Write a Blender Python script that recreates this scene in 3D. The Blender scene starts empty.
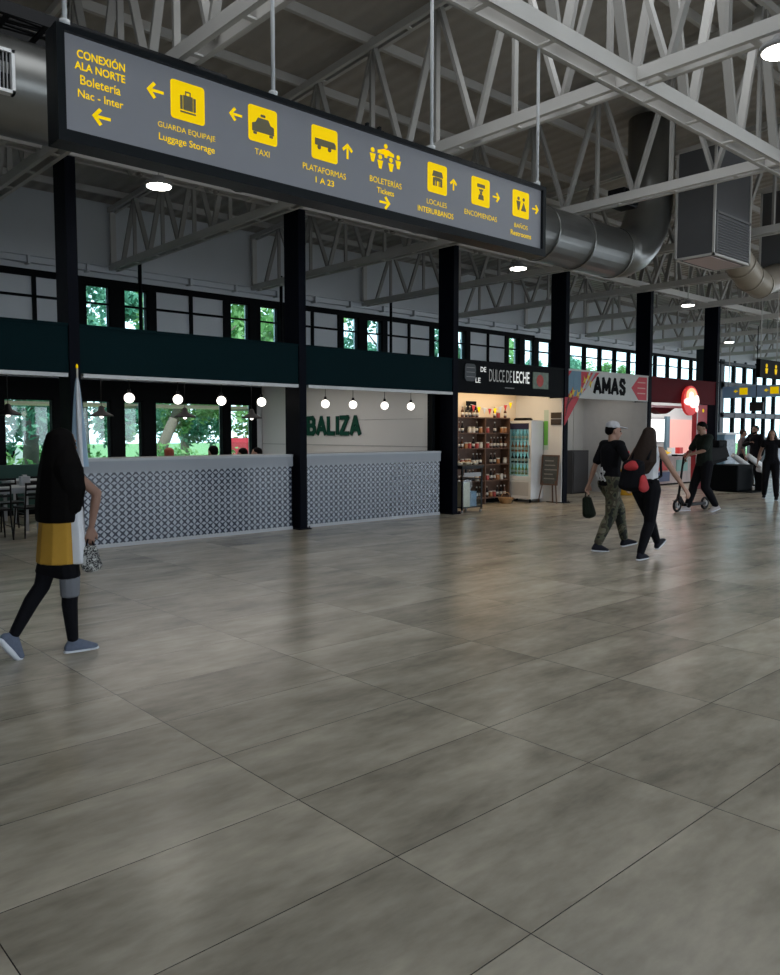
import bpy, bmesh, math, random
from mathutils import Vector, Matrix, Euler
random.seed(7)
C = bpy.context.scene.collection
PI = math.pi
V = Vector

# ------------------------------------------------------------------ materials
MATS = {}
def mat(name, col, rough=0.6, metal=0.0, var=0.08, scale=6.0, emit=None, estr=0.0, spec=0.5, bump=0.0, trans=0.0):
    if name in MATS: return MATS[name]
    m = bpy.data.materials.new(name); m.use_nodes = True
    nt = m.node_tree; b = nt.nodes['Principled BSDF']
    b.inputs['Roughness'].default_value = rough
    b.inputs['Metallic'].default_value = metal
    b.inputs['Specular IOR Level'].default_value = spec
    if trans: b.inputs['Transmission Weight'].default_value = trans
    tc = nt.nodes.new('ShaderNodeTexCoord')
    nz = nt.nodes.new('ShaderNodeTexNoise'); nz.inputs['Scale'].default_value = scale
    nz.inputs['Detail'].default_value = 4
    nt.links.new(tc.outputs['Object'], nz.inputs['Vector'])
    mx = nt.nodes.new('ShaderNodeMix'); mx.data_type = 'RGBA'
    mx.inputs[6].default_value = (*[max(0, c*(1-var)) for c in col], 1)
    mx.inputs[7].default_value = (*[min(1, c*(1+var)) for c in col], 1)
    nt.links.new(nz.outputs['Fac'], mx.inputs[0])
    nt.links.new(mx.outputs[2], b.inputs['Base Color'])
    if bump:
        bp = nt.nodes.new('ShaderNodeBump'); bp.inputs['Strength'].default_value = bump
        nt.links.new(nz.outputs['Fac'], bp.inputs['Height']); nt.links.new(bp.outputs[0], b.inputs['Normal'])
    if emit:
        b.inputs['Emission Color'].default_value = (*emit, 1); b.inputs['Emission Strength'].default_value = estr
    MATS[name] = m
    return m

def glass_mat(name, tint=(0.8, 0.9, 0.9), refl=0.08):
    m = bpy.data.materials.new(name); m.use_nodes = True
    nt = m.node_tree; nt.nodes.clear()
    o = nt.nodes.new('ShaderNodeOutputMaterial'); t = nt.nodes.new('ShaderNodeBsdfTransparent')
    g = nt.nodes.new('ShaderNodeBsdfGlossy'); g.inputs['Roughness'].default_value = 0.03
    t.inputs['Color'].default_value = (*tint, 1)
    x = nt.nodes.new('ShaderNodeMixShader'); x.inputs[0].default_value = refl
    nt.links.new(t.outputs[0], x.inputs[1]); nt.links.new(g.outputs[0], x.inputs[2]); nt.links.new(x.outputs[0], o.inputs[0])
    MATS[name] = m
    return m

def sh(nt, op, a, b=None, c=None):
    n = nt.nodes.new('ShaderNodeMath'); n.operation = op
    for i, v in enumerate((a, b, c)):
        if v is None: continue
        if isinstance(v, (int, float)): n.inputs[i].default_value = v
        else: nt.links.new(v, n.inputs[i])
    return n.outputs[0]

def floor_mat():
    m = bpy.data.materials.new('floor_tiles'); m.use_nodes = True
    nt = m.node_tree; b = nt.nodes['Principled BSDF']; L = nt.links
    g = nt.nodes.new('ShaderNodeNewGeometry'); s = nt.nodes.new('ShaderNodeSeparateXYZ')
    L.new(g.outputs['Position'], s.inputs[0])
    u = sh(nt, 'DIVIDE', sh(nt, 'SUBTRACT', s.outputs[0], 1.98-12.7), 1.27)
    v = sh(nt, 'DIVIDE', sh(nt, 'SUBTRACT', s.outputs[1], 1.50-6.3), 0.63)
    fu = sh(nt, 'FRACT', u); fv = sh(nt, 'FRACT', v)
    du = sh(nt, 'MULTIPLY', sh(nt, 'MINIMUM', fu, sh(nt, 'SUBTRACT', 1.0, fu)), 1.27)
    dv = sh(nt, 'MULTIPLY', sh(nt, 'MINIMUM', fv, sh(nt, 'SUBTRACT', 1.0, fv)), 0.63)
    line = sh(nt, 'LESS_THAN', sh(nt, 'MINIMUM', du, dv), 0.0022)
    cid = nt.nodes.new('ShaderNodeCombineXYZ')
    L.new(sh(nt, 'FLOOR', u), cid.inputs[0]); L.new(sh(nt, 'FLOOR', v), cid.inputs[1])
    wn = nt.nodes.new('ShaderNodeTexWhiteNoise'); L.new(cid.outputs[0], wn.inputs[0])
    # per-tile offset of a streaky concrete noise
    off = nt.nodes.new('ShaderNodeVectorMath'); off.operation = 'MULTIPLY_ADD'
    L.new(wn.outputs['Color'], off.inputs[0]); off.inputs[1].default_value = (9, 9, 9)
    sc = nt.nodes.new('ShaderNodeVectorMath'); sc.operation = 'MULTIPLY'; L.new(g.outputs['Position'], sc.inputs[0])
    sc.inputs[1].default_value = (0.75, 1.9, 1)
    L.new(sc.outputs[0], off.inputs[2])
    n1 = nt.nodes.new('ShaderNodeTexNoise'); n1.inputs['Scale'].default_value = 1.25; n1.inputs['Detail'].default_value = 8; n1.inputs['Roughness'].default_value = 0.62
    L.new(off.outputs[0], n1.inputs['Vector'])
    n2 = nt.nodes.new('ShaderNodeTexNoise'); n2.inputs['Scale'].default_value = 9; n2.inputs['Detail'].default_value = 6
    L.new(off.outputs[0], n2.inputs['Vector'])
    cr = nt.nodes.new('ShaderNodeValToRGB')
    cr.color_ramp.elements[0].position = 0.33; cr.color_ramp.elements[0].color = (0.225, 0.200, 0.155, 1)
    cr.color_ramp.elements[1].position = 0.68; cr.color_ramp.elements[1].color = (0.56, 0.51, 0.41, 1)
    mixn = sh(nt, 'ADD', sh(nt, 'MULTIPLY', n1.outputs['Fac'], 0.8), sh(nt, 'MULTIPLY', n2.outputs['Fac'], 0.2))
    mixn = sh(nt, 'ADD', mixn, sh(nt, 'MULTIPLY', sh(nt, 'SUBTRACT', wn.outputs['Value'], 0.5), 0.07))
    L.new(mixn, cr.inputs[0])
    mx = nt.nodes.new('ShaderNodeMix'); mx.data_type = 'RGBA'
    L.new(line, mx.inputs[0]); L.new(cr.outputs[0], mx.inputs[6]); mx.inputs[7].default_value = (0.03, 0.027, 0.024, 1)
    L.new(mx.outputs[2], b.inputs['Base Color'])
    b.inputs['Roughness'].default_value = 0.25
    b.inputs['Specular IOR Level'].default_value = 0.72
    MATS['floor'] = m
    return m

def counter_tile_mat():
    # white tile with navy crossed petals, petal lattice period P on world X / Z
    m = bpy.data.materials.new('counter_tiles'); m.use_nodes = True
    nt = m.node_tree; b = nt.nodes['Principled BSDF']; L = nt.links
    g = nt.nodes.new('ShaderNodeNewGeometry'); s = nt.nodes.new('ShaderNodeSeparateXYZ'); L.new(g.outputs['Position'], s.inputs[0])
    P = 0.095
    u = sh(nt, 'FRACT', sh(nt, 'DIVIDE', s.outputs[0], P*1.12)); v = sh(nt, 'FRACT', sh(nt, 'DIVIDE', sh(nt, 'ADD', s.outputs[2], 5.0), P))
    a = sh(nt, 'ABSOLUTE', sh(nt, 'SUBTRACT', u, v)); c = sh(nt, 'ABSOLUTE', sh(nt, 'SUBTRACT', sh(nt, 'ADD', u, v), 1.0))
    # lens width along each diagonal
    wc = sh(nt, 'ADD', 0.05, sh(nt, 'MULTIPLY', sh(nt, 'SINE', sh(nt, 'MULTIPLY', u, PI)), 0.16))
    pet = sh(nt, 'MAXIMUM', sh(nt, 'LESS_THAN', a, wc), sh(nt, 'LESS_THAN', c, wc))
    ring = sh(nt, 'SQRT', sh(nt, 'ADD', sh(nt, 'POWER', sh(nt, 'SUBTRACT', u, 0.5), 2), sh(nt, 'POWER', sh(nt, 'SUBTRACT', v, 0.5), 2)))
    dot = sh(nt, 'LESS_THAN', ring, 0.0)
    pet = sh(nt, 'MAXIMUM', pet, dot)
    mx = nt.nodes.new('ShaderNodeMix'); mx.data_type = 'RGBA'
    L.new(pet, mx.inputs[0]); mx.inputs[6].default_value = (0.34, 0.37, 0.42, 1); mx.inputs[7].default_value = (0.008, 0.012, 0.03, 1)
    L.new(mx.outputs[2], b.inputs['Base Color']); b.inputs['Roughness'].default_value = 0.12
    MATS['ctile'] = m
    return m

def deck_mat():
    m = mat('ceiling_deck', (0.36, 0.33, 0.29), 0.7)
    nt = m.node_tree; b = nt.nodes['Principled BSDF']; L = nt.links
    g = nt.nodes.new('ShaderNodeNewGeometry'); s = nt.nodes.new('ShaderNodeSeparateXYZ'); L.new(g.outputs['Position'], s.inputs[0])
    w = sh(nt, 'SINE', sh(nt, 'MULTIPLY', s.outputs[0], 2*PI/0.3))
    bp = nt.nodes.new('ShaderNodeBump'); bp.inputs['Strength'].default_value = 0.6; bp.inputs['Distance'].default_value = 0.03
    L.new(w, bp.inputs['Height']); L.new(bp.outputs[0], b.inputs['Normal'])
    return m

def camo_mat():
    m = bpy.data.materials.new('camouflage'); m.use_nodes = True
    nt = m.node_tree; b = nt.nodes['Principled BSDF']; tc = nt.nodes.new('ShaderNodeTexCoord')
    n = nt.nodes.new('ShaderNodeTexNoise'); n.inputs['Scale'].default_value = 9; n.inputs['Detail'].default_value = 1
    nt.links.new(tc.outputs['Object'], n.inputs['Vector'])
    cr = nt.nodes.new('ShaderNodeValToRGB'); cr.color_ramp.interpolation = 'CONSTANT'
    e = cr.color_ramp.elements; e[0].position = 0; e[0].color = (0.012, 0.014, 0.01, 1); e[1].position = 0.43; e[1].color = (0.07, 0.075, 0.042, 1)
    x = e.new(0.52); x.color = (0.05, 0.04, 0.025, 1); x = e.new(0.6); x.color = (0.13, 0.122, 0.08, 1)
    nt.links.new(n.outputs['Fac'], cr.inputs[0]); nt.links.new(cr.outputs[0], b.inputs['Base Color']); b.inputs['Roughness'].default_value = 0.85
    MATS['camo'] = m; return m

def leaf_mat(name, c1, c2):
    m = bpy.data.materials.new(name); m.use_nodes = True
    nt = m.node_tree; nt.nodes.clear(); L = nt.links
    o = nt.nodes.new('ShaderNodeOutputMaterial'); d = nt.nodes.new('ShaderNodeBsdfDiffuse'); t = nt.nodes.new('ShaderNodeBsdfTranslucent')
    g = nt.nodes.new('ShaderNodeNewGeometry'); cr = nt.nodes.new('ShaderNodeValToRGB')
    cr.color_ramp.elements[0].color = (*c1, 1); cr.color_ramp.elements[1].color = (*c2, 1)
    L.new(g.outputs['Random Per Island'], cr.inputs[0]); L.new(cr.outputs[0], d.inputs[0]); L.new(cr.outputs[0], t.inputs[0])
    x = nt.nodes.new('ShaderNodeMixShader'); x.inputs[0].default_value = 0.5
    L.new(d.outputs[0], x.inputs[1]); L.new(t.outputs[0], x.inputs[2]); L.new(x.outputs[0], o.inputs[0])
    MATS[name] = m; return m

# palette
M_floor = floor_mat(); M_ct = counter_tile_mat(); M_deck = deck_mat(); M_camo = camo_mat()
M_wall = mat('upper_wall_paint', (0.58, 0.60, 0.62), 0.85, var=0.05, scale=1.5)
M_white = mat('shop_wall_paint', (0.66, 0.65, 0.64), 0.7, var=0.03, scale=2)
M_cream = mat('warm_wall_paint', (0.72, 0.60, 0.45), 0.8, var=0.04, scale=2)
M_steel = mat('truss_paint', (0.50, 0.485, 0.46), 0.5, var=0.07, scale=3)
M_web = mat('web_shaded', (0.30, 0.29, 0.27), 0.55, var=0.08, scale=3)  # darker copy of the truss colour: shade on the webs painted in
M_col = mat('column_paint', (0.002, 0.003, 0.007), 0.6, var=0.2, spec=0.06)
M_teal = mat('fascia_paint', (0.0018, 0.012, 0.015), 0.7, var=0.1, scale=2, spec=0.05)
M_black = mat('black_frame', (0.003, 0.004, 0.005), 0.6, var=0.2, spec=0.06)
M_rail = mat('light_strip', (0.55, 0.56, 0.57), 0.5)
M_galv = mat('galvanised_sheet', (0.21, 0.21, 0.20), 0.32, 0.8, var=0.25, scale=2.5)
M_galv2 = mat('dull_duct_board', (0.28, 0.24, 0.19), 0.5, 0.4, var=0.3, scale=3)
M_signf = mat('sign_frame', (0.004, 0.006, 0.008), 0.35, spec=0.2)
M_signp = mat('sign_panel', (0.165, 0.172, 0.192), 0.42, 0.25, var=0.05, scale=1.2, emit=(0.5, 0.53, 0.6), estr=0.05)
M_yel = mat('sign_yellow', (0.88, 0.58, 0.0), 0.5, var=0.02, spec=0.1, emit=(1, 0.66, 0.0), estr=0.3)
M_glyph = mat('glyph_grey', (0.15, 0.13, 0.07), 0.5)
M_glass = glass_mat('window_glass', (0.80, 0.92, 0.93), 0.06)
M_clear = glass_mat('clear_glass', (0.9, 0.95, 0.95), 0.08)
M_stone = mat('counter_top', (0.23, 0.25, 0.28), 0.35, var=0.04)
M_base = mat('counter_plinth', (0.42, 0.43, 0.45), 0.5)
M_globe = mat('globe_lamp', (0.9, 0.88, 0.84), 0.4, emit=(1, 0.93, 0.84), estr=2.2)
M_led = mat('led_disc', (1, 1, 1), 0.4, emit=(1, 0.97, 0.88), estr=16)
M_spot = mat('spot_disc', (1, 1, 1), 0.4, emit=(1, 0.85, 0.6), estr=9)
M_lampb = mat('lamp_body', (0.25, 0.25, 0.25), 0.5)
M_green = mat('sign_green', (0.004, 0.055, 0.035), 0.6, spec=0.2)
M_red = mat('shop_red', (0.075, 0.003, 0.006), 0.6, spec=0.06)
M_redb = mat('bright_red', (0.6, 0.03, 0.03), 0.5, var=0.05)
M_wsign = mat('white_sign', (0.42, 0.42, 0.40), 0.6, var=0.03)
M_wletter = mat('white_letter', (0.8, 0.8, 0.78), 0.6, emit=(1, 1, 0.95), estr=0.25)
M_bletter = mat('black_letter', (0.004, 0.004, 0.005), 0.7, spec=0.05)
M_wood = mat('shelf_wood', (0.10, 0.05, 0.03), 0.6, var=0.3, scale=12)
M_wood2 = mat('counter_wood', (0.35, 0.2, 0.09), 0.6, var=0.3, scale=12)
M_skin = mat('skin', (0.33, 0.19, 0.135), 0.6, var=0.06)
M_skin2 = mat('skin_tan', (0.24, 0.13, 0.09), 0.6, var=0.06)
M_hair = mat('black_hair', (0.0025, 0.002, 0.002), 0.7, var=0.4, scale=30, bump=0.3, spec=0.06)
M_hairb = mat('brown_hair', (0.02, 0.012, 0.009), 0.6, var=0.5, scale=30, bump=0.4, spec=0.15)
M_must = mat('mustard_cloth', (0.40, 0.215, 0.02), 0.85, scale=20)
M_wcloth = mat('white_cloth', (0.62, 0.63, 0.66), 0.85, scale=20)
M_bcloth = mat('black_cloth', (0.006, 0.006, 0.008), 0.85, var=0.3, scale=20, spec=0.1)
M_dcloth = mat('dark_green_cloth', (0.014, 0.019, 0.016), 0.85, var=0.4, scale=20, spec=0.1)
M_gcloth = mat('grey_patch', (0.13, 0.135, 0.15), 0.85)
M_redc = mat('red_cloth', (0.36, 0.02, 0.025), 0.8, var=0.3, scale=20)
M_shoe = mat('blue_grey_knit', (0.10, 0.12, 0.17), 0.8, scale=40, var=0.3)
M_sole = mat('white_rubber', (0.6, 0.62, 0.66), 0.5)
M_blackp = mat('black_plastic', (0.005, 0.005, 0.006), 0.45, spec=0.2)
M_wp = mat('white_enamel', (0.72, 0.72, 0.72), 0.35, var=0.03)
M_table = mat('table_white', (0.45, 0.47, 0.5), 0.45)
M_sofa = mat('green_upholstery', (0.008, 0.05, 0.042), 0.7)
M_fr_in = mat('fridge_lining', (0.4, 0.5, 0.5), 0.5, emit=(0.35, 0.8, 0.8), estr=0.28)
M_skyb = mat('sky_blue_cloth', (0.30, 0.42, 0.55), 0.8)
M_leafA = leaf_mat('leaves_fresh', (0.10, 0.27, 0.06), (0.42, 0.62, 0.28))
M_leafB = leaf_mat('leaves_bluish', (0.06, 0.20, 0.12), (0.26, 0.50, 0.34))
M_bark = mat('bark', (0.16, 0.12, 0.09), 0.9, var=0.3, scale=8, bump=0.5)
M_lawn = mat('lawn', (0.12, 0.22, 0.06), 0.95, var=0.3, scale=4)
M_pave = mat('paving', (0.3, 0.29, 0.27), 0.9)

# ------------------------------------------------------------------ mesh helpers
def bm_new(): return bmesh.new()
def box(bm, x0, x1, y0, y1, z0, z1):
    vs = [bm.verts.new(p) for p in ((x0,y0,z0),(x1,y0,z0),(x1,y1,z0),(x0,y1,z0),(x0,y0,z1),(x1,y0,z1),(x1,y1,z1),(x0,y1,z1))]
    for f in ((0,3,2,1),(4,5,6,7),(0,1,5,4),(1,2,6,5),(2,3,7,6),(3,0,4,7)): bm.faces.new([vs[i] for i in f])
    return bm
def bar(bm, a, b, w, d, up=(0,0,1)):
    """rectangular bar from a to b; w across (perpendicular to up), d along up"""
    a, b = V(a), V(b); t = (b-a).normalized(); up = V(up)
    if abs(t.dot(up)) > 0.98: up = V((0,1,0))
    s = t.cross(up).normalized(); u = s.cross(t).normalized()
    vs = []
    for p in (a, b):
        for i, j in ((-1,-1),(1,-1),(1,1),(-1,1)): vs.append(bm.verts.new(p + s*(i*w/2) + u*(j*d/2)))
    for f in ((0,3,2,1),(4,5,6,7),(0,1,5,4),(1,2,6,5),(2,3,7,6),(3,0,4,7)): bm.faces.new([vs[i] for i in f])
    return bm
def cone(bm, a, b, r0, r1, n=12, cap=True):
    a, b = V(a), V(b); t = (b-a).normalized(); s = t.orthogonal().normalized(); u = t.cross(s)
    ra, rb = [], []
    for i in range(n):
        c, q = math.cos(2*PI*i/n), math.sin(2*PI*i/n)
        ra.append(bm.verts.new(a+(s*c+u*q)*r0)); rb.append(bm.verts.new(b+(s*c+u*q)*r1))
    for i in range(n):
        j = (i+1) % n; bm.faces.new((ra[i], ra[j], rb[j], rb[i])).smooth = True
    if cap: bm.faces.new(ra[::-1]); bm.faces.new(rb)
    return bm
def tube(bm, pts, r, n=10):
    for a, b in zip(pts, pts[1:]): cone(bm, a, b, r, r, n)
    return bm
def lathe(bm, prof, c=(0,0,0), n=20):
    """prof: (r, z) pairs"""
    rings = []
    for r, z in prof:
        rings.append([bm.verts.new((c[0]+max(r,1e-4)*math.cos(2*PI*i/n), c[1]+max(r,1e-4)*math.sin(2*PI*i/n), c[2]+z)) for i in range(n)])
    for p, q in zip(rings, rings[1:]):
        for i in range(n):
            j = (i+1) % n; bm.faces.new((p[i], p[j], q[j], q[i])).smooth = True
    bm.faces.new(rings[0][::-1]); bm.faces.new(rings[-1])
    return bm
def ball(bm, c, r, sub=2):
    r = r if isinstance(r, (tuple, list)) else (r, r, r)
    res = bmesh.ops.create_icosphere(bm, subdivisions=sub, radius=1.0)
    for v in res['verts']: v.co = V((v.co.x*r[0]+c[0], v.co.y*r[1]+c[1], v.co.z*r[2]+c[2]))
    for v in res['verts']:
        for f in v.link_faces: f.smooth = True
    return bm
def poly(bm, pts, thick, place):
    """extruded 2-D polygon; place(x, y, d) -> 3-D point"""
    n = len(pts)
    a = [bm.verts.new(place(x, y, 0)) for x, y in pts]; b = [bm.verts.new(place(x, y, thick)) for x, y in pts]
    bm.faces.new(a); bm.faces.new(b[::-1])
    for i in range(n):
        j = (i+1) % n; bm.faces.new((a[j], a[i], b[i], b[j]))
    return bm
def finish(bm, bev=0):
    if bev:
        bmesh.ops.bevel(bm, geom=bm.edges[:], offset=bev, segments=2, affect='EDGES', profile=0.6)
    bmesh.ops.recalc_face_normals(bm, faces=bm.faces[:])
def wl(o):
    p = V((0,0,0))
    while o is not None: p = p + o.location; o = o.parent
    return p
def ob(name, bm, m, parent=None, world=True, bev=0):
    finish(bm, bev)
    me = bpy.data.meshes.new(name); bm.to_mesh(me); bm.free()
    me.materials.append(m)
    o = bpy.data.objects.new(name, me); C.objects.link(o)
    if parent is not None:
        if world: me.transform(Matrix.Translation(-wl(parent)))
        o.parent = parent
    return o
def setorigin(o, loc):
    o.data.transform(Matrix.Translation(-V(loc))); o.location = V(loc); return o
def tag(o, label=None, cat=None, group=None, kind=None):
    if label: o['label'] = label
    if cat: o['category'] = cat
    if group: o['group'] = group
    if kind: o['kind'] = kind
    return o
def thing(name, label, cat, loc=(0,0,0), rz=0, group=None):
    o = bpy.data.objects.new(name, None); C.objects.link(o); o.location = loc; o.rotation_euler = (0,0,rz)
    o.empty_display_size = 0.1
    return tag(o, label, cat, group)
def struct(name, bm, m, parent=None):
    o = ob(name, bm, m, parent)
    if parent is None: o['kind'] = 'structure'
    return o
def dup(root, loc=None, rz=None, label=None, group=None):
    r = root.copy(); C.objects.link(r)
    if loc is not None: r.location = loc
    if rz is not None: r.rotation_euler = (0,0,rz)
    if label: r['label'] = label
    if group: r['group'] = group
    for ch in list(root.children):
        c = ch.copy(); C.objects.link(c); c.parent = r
        for g in ch.children:
            d = g.copy(); C.objects.link(d); d.parent = c
    return r

def text_mesh(s, bold=0.0, depth=0.004):
    cu = bpy.data.curves.new('lettering', 'FONT'); cu.body = s; cu.size = 1; cu.extrude = 0.0; cu.offset = bold
    cu.resolution_u = 4
    t = bpy.data.objects.new('tmp', cu); C.objects.link(t)
    dg = bpy.context.evaluated_depsgraph_get(); dg.update()
    me = bpy.data.meshes.new_from_object(t.evaluated_get(dg))
    bpy.data.objects.remove(t)
    return me
def lettering(s, x, y, w, h, place, m, parent, bold=0.02, name='lettering'):
    """text centred at (x, y) in the 2-D frame, fitted to w by h; place(x, y, d) -> world"""
    me = text_mesh(s, bold)
    xs = [v.co.x for v in me.vertices]; ys = [v.co.y for v in me.vertices]
    x0, x1, y0, y1 = min(xs), max(xs), min(ys), max(ys)
    for v in me.vertices:
        px = x + ((v.co.x-x0)/(x1-x0)-0.5)*w; py = y + ((v.co.y-y0)/(y1-y0)-0.5)*h
        v.co = place(px, py, 0.004)
    me.materials.clear(); me.materials.append(m); me.name = name
    o = bpy.data.objects.new(name, me); C.objects.link(o)
    if parent is not None:
        me.transform(Matrix.Translation(-wl(parent))); o.parent = parent
    return o
STR = {'A': [[(0,0),(.5,1)],[(.5,1),(1,0)],[(.2,.28),(.8,.28)]], 'M': [[(0,0),(0,1)],[(0,1),(.5,.25)],[(.5,.25),(1,1)],[(1,1),(1,0)]],
       'S': [[(1,.82),(.8,1)],[(.8,1),(.2,1)],[(.2,1),(0,.82)],[(0,.82),(0,.66)],[(0,.66),(1,.36)],[(1,.36),(1,.16)],[(1,.16),(.8,0)],[(.8,0),(.2,0)],[(.2,0),(0,.18)]],
       'B': [[(0,0),(0,1)],[(0,1),(.7,1)],[(.7,1),(.9,.86)],[(.9,.86),(.9,.66)],[(.9,.66),(.7,.52)],[(0,.52),(.75,.52)],[(.75,.52),(1,.36)],[(1,.36),(1,.15)],[(1,.15),(.75,0)],[(.75,0),(0,0)]],
       'L': [[(0,1),(0,0)],[(0,0),(1,0)]], 'I': [[(.5,0),(.5,1)]], 'Z': [[(0,1),(1,1)],[(1,1),(0,0)],[(0,0),(1,0)]]}
def block_letter(ch, x0, w, z0, h, th, place, m, parent, name='letter', depth=0.01):
    g = bm_new(); x0 += th/2; w -= th; z0 += th/2; h -= th
    for i_, ((a, b), (c, d)) in enumerate(STR[ch]):
        p, q = V((x0+a*w, z0+b*h)), V((x0+c*w, z0+d*h)); t = (q-p).normalized(); n = V((-t.y, t.x))*th/2; e = t*th*0.35; dp = depth+0.0006*i_
        poly(g, [tuple(p-e+n), tuple(p-e-n), tuple(q+e-n), tuple(q+e+n)], dp, place)
    return ob(name, g, m, parent)
def rrect(x0, x1, y0, y1, r, n=4):
    pts = []
    for cx, cy, a0 in ((x1-r, y0+r, -90), (x1-r, y1-r, 0), (x0+r, y1-r, 90), (x0+r, y0+r, 180)):
        for i in range(n+1):
            a = math.radians(a0+90*i/n); pts.append((cx+r*math.cos(a), cy+r*math.sin(a)))
    return pts
def circ(cx, cy, rx, ry=None, n=20):
    ry = ry or rx
    return [(cx+rx*math.cos(2*PI*i/n), cy+ry*math.sin(2*PI*i/n)) for i in range(n)]
def on_y(Y):   # drawing frame on a wall facing -Y: x = world X, y = world Z
    return lambda x, y, d: V((x, Y-d, y))

# ================================================================== SETTING
PITCH = 3.61
COLX = [4.07, 7.76, 11.40, 15.04, 18.65, 22.33]        # the six black columns
def roofz(y): return 6.52+(17.1-y)*0.055

struct('floor', box(bm_new(), -8, 62, -9, 17.0, -0.12, 0), M_floor)
g = bm_new(); box(g, -60, 120, 17.3, 110, -0.25, -0.05)
struct('ground', g, M_lawn)
struct('ground_bounce', box(bm_new(), -60, 120, -60, -9.2, -0.25, -0.05), mat('bounce_paving', (0.5, 0.49, 0.46), 0.9))  # unseen pale ground, added to bounce sunlight up onto the ceiling
g = bm_new()
a = [g.verts.new(p) for p in ((-8,-9,roofz(-9)),(62,-9,roofz(-9)),(62,17.3,roofz(17.3)),(-8,17.3,roofz(17.3)))]
b_ = [g.verts.new(v.co+V((0,0,0.15))) for v in a]
g.faces.new(a); g.faces.new(b_[::-1])
for i in range(4): g.faces.new((a[i], b_[i], b_[(i+1)%4], a[(i+1)%4]))
struct('ceiling', g, M_deck)

# back wall with openings for windows
UP = []; UPW = []                                        # upper strip windows (x0, x1)
for n in range(-2, 5):
    for a0, a1 in ((6.80, 7.35), (7.65, 8.22)):
        UP.append((a0+3.53*n, a1+3.53*n))
xs = 22.35
while xs < 35.5: UPW.append((xs, xs+0.94)); xs += 1.02
LOW = [(2.2,3.3),(3.45,4.9),(5.08,6.08),(6.66,7.31),(7.58,8.04),(8.32,10.12),(10.28,10.95)]
def wall_with_holes(bm, x0, x1, y0, y1, z0, z1, holes, hz0, hz1):
    box(bm, x0, x1, y0, y1, z0, hz0); box(bm, x0, x1, y0, y1, hz1, z1)
    x = x0
    for a0, a1 in sorted(holes):
        if a0 > x: box(bm, x, a0, y0, y1, hz0, hz1)
        x = a1
    if x < x1: box(bm, x, x1, y0, y1, hz0, hz1)
g = bm_new()
wall_with_holes(g, -8, 11.2, 17.1, 17.3, 0, 2.9, LOW, 0.86, 2.30)
box(g, 11.2, 36.2, 17.1, 17.3, 0, 2.9)
wall_with_holes(g, -8, 36.2, 17.1, 17.3, 2.9, roofz(17.1)+0.05, UP+[(22.35, 35.6)], 3.75, 4.76)
WX = [(36.55+1.16*i, 36.55+1.16*i+1.08) for i in range(12)]
for z0, z1, h0, h1 in ((0, 2.42, 0.25, 2.30), (2.42, 3.75, 2.48, 3.60), (3.75, roofz(17.1)+0.05, 3.90, 4.72)):
    wall_with_holes(g, 36.2, 62, 17.1, 17.3, z0, z1, [(36.55, 50.4)], h0, h1)
struct('wall_back', g, M_wall)
# far and near end walls, opposite facade (unseen, opened nearly to the floor to let daylight in)
g = bm_new()
box(g, 62, 62.2, -9, 17.3, 0, 0.3); box(g, 62, 62.2, -9, 17.3, 5.2, 8.2)
for y in (-9, -5, -1, 3, 7, 11, 15, 17.1): box(g, 62, 62.2, y, y+0.2, 0.3, 5.2)
struct('wall_right', g, M_wall)
g = bm_new(); box(g, -8.2, -8, -9, 17.3, 0, 7.99)
struct('wall_left', g, M_wall)
g = bm_new()
box(g, -8.2, 62.2, -9.2, -9, 0, 0.1); box(g, -8.2, 62.2, -9.2, -9, 4.6, 7.9)
x = -8
while x < 62: box(g, x, x+0.18, -9.2, -9, 0.4, 4.6); x += 3.61
struct('wall_front', g, M_wall)

wn_ = 1
for a0, a1 in UP+UPW:
    if a0 < 4.9: continue
    w = bpy.data.objects.new('window_%d' % wn_, None); C.objects.link(w); w.location = ((a0+a1)/2, 17.1, 4.25); w['kind'] = 'structure'; wn_ += 1
    f = 0.035
    g = bm_new(); box(g, a0, a1, 17.08, 17.2, 3.75, 3.75+f); box(g, a0, a1, 17.08, 17.2, 4.76-f, 4.76); box(g, a0, a0+f, 17.08, 17.2, 3.75, 4.76); box(g, a1-f, a1, 17.08, 17.2, 3.75, 4.76)
    box(g, a0, a1, 17.06, 17.12, 4.34, 4.38)
    ob('window_frame', g, M_black, w)
    ob('pane', box(bm_new(), a0+f, a1-f, 17.2, 17.21, 3.75+f, 4.76-f), M_glass, w)
for a0, a1 in LOW:
    if a0 < 4.9: continue
    w = bpy.data.objects.new('window_%d' % wn_, None); C.objects.link(w); w.location = ((a0+a1)/2, 17.1, 1.6); w['kind'] = 'structure'; wn_ += 1
    f = 0.04
    g = bm_new(); box(g, a0, a1, 17.06, 17.2, 0.86, 0.86+f); box(g, a0, a1, 17.06, 17.2, 2.3-f, 2.3); box(g, a0, a0+f, 17.06, 17.2, 0.86, 2.3); box(g, a1-f, a1, 17.06, 17.2, 0.86, 2.3)
    ob('window_frame', g, M_black, w)
    ob('pane', box(bm_new(), a0+f, a1-f, 17.2, 17.21, 0.86+f, 2.3-f), M_glass, w)
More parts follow.
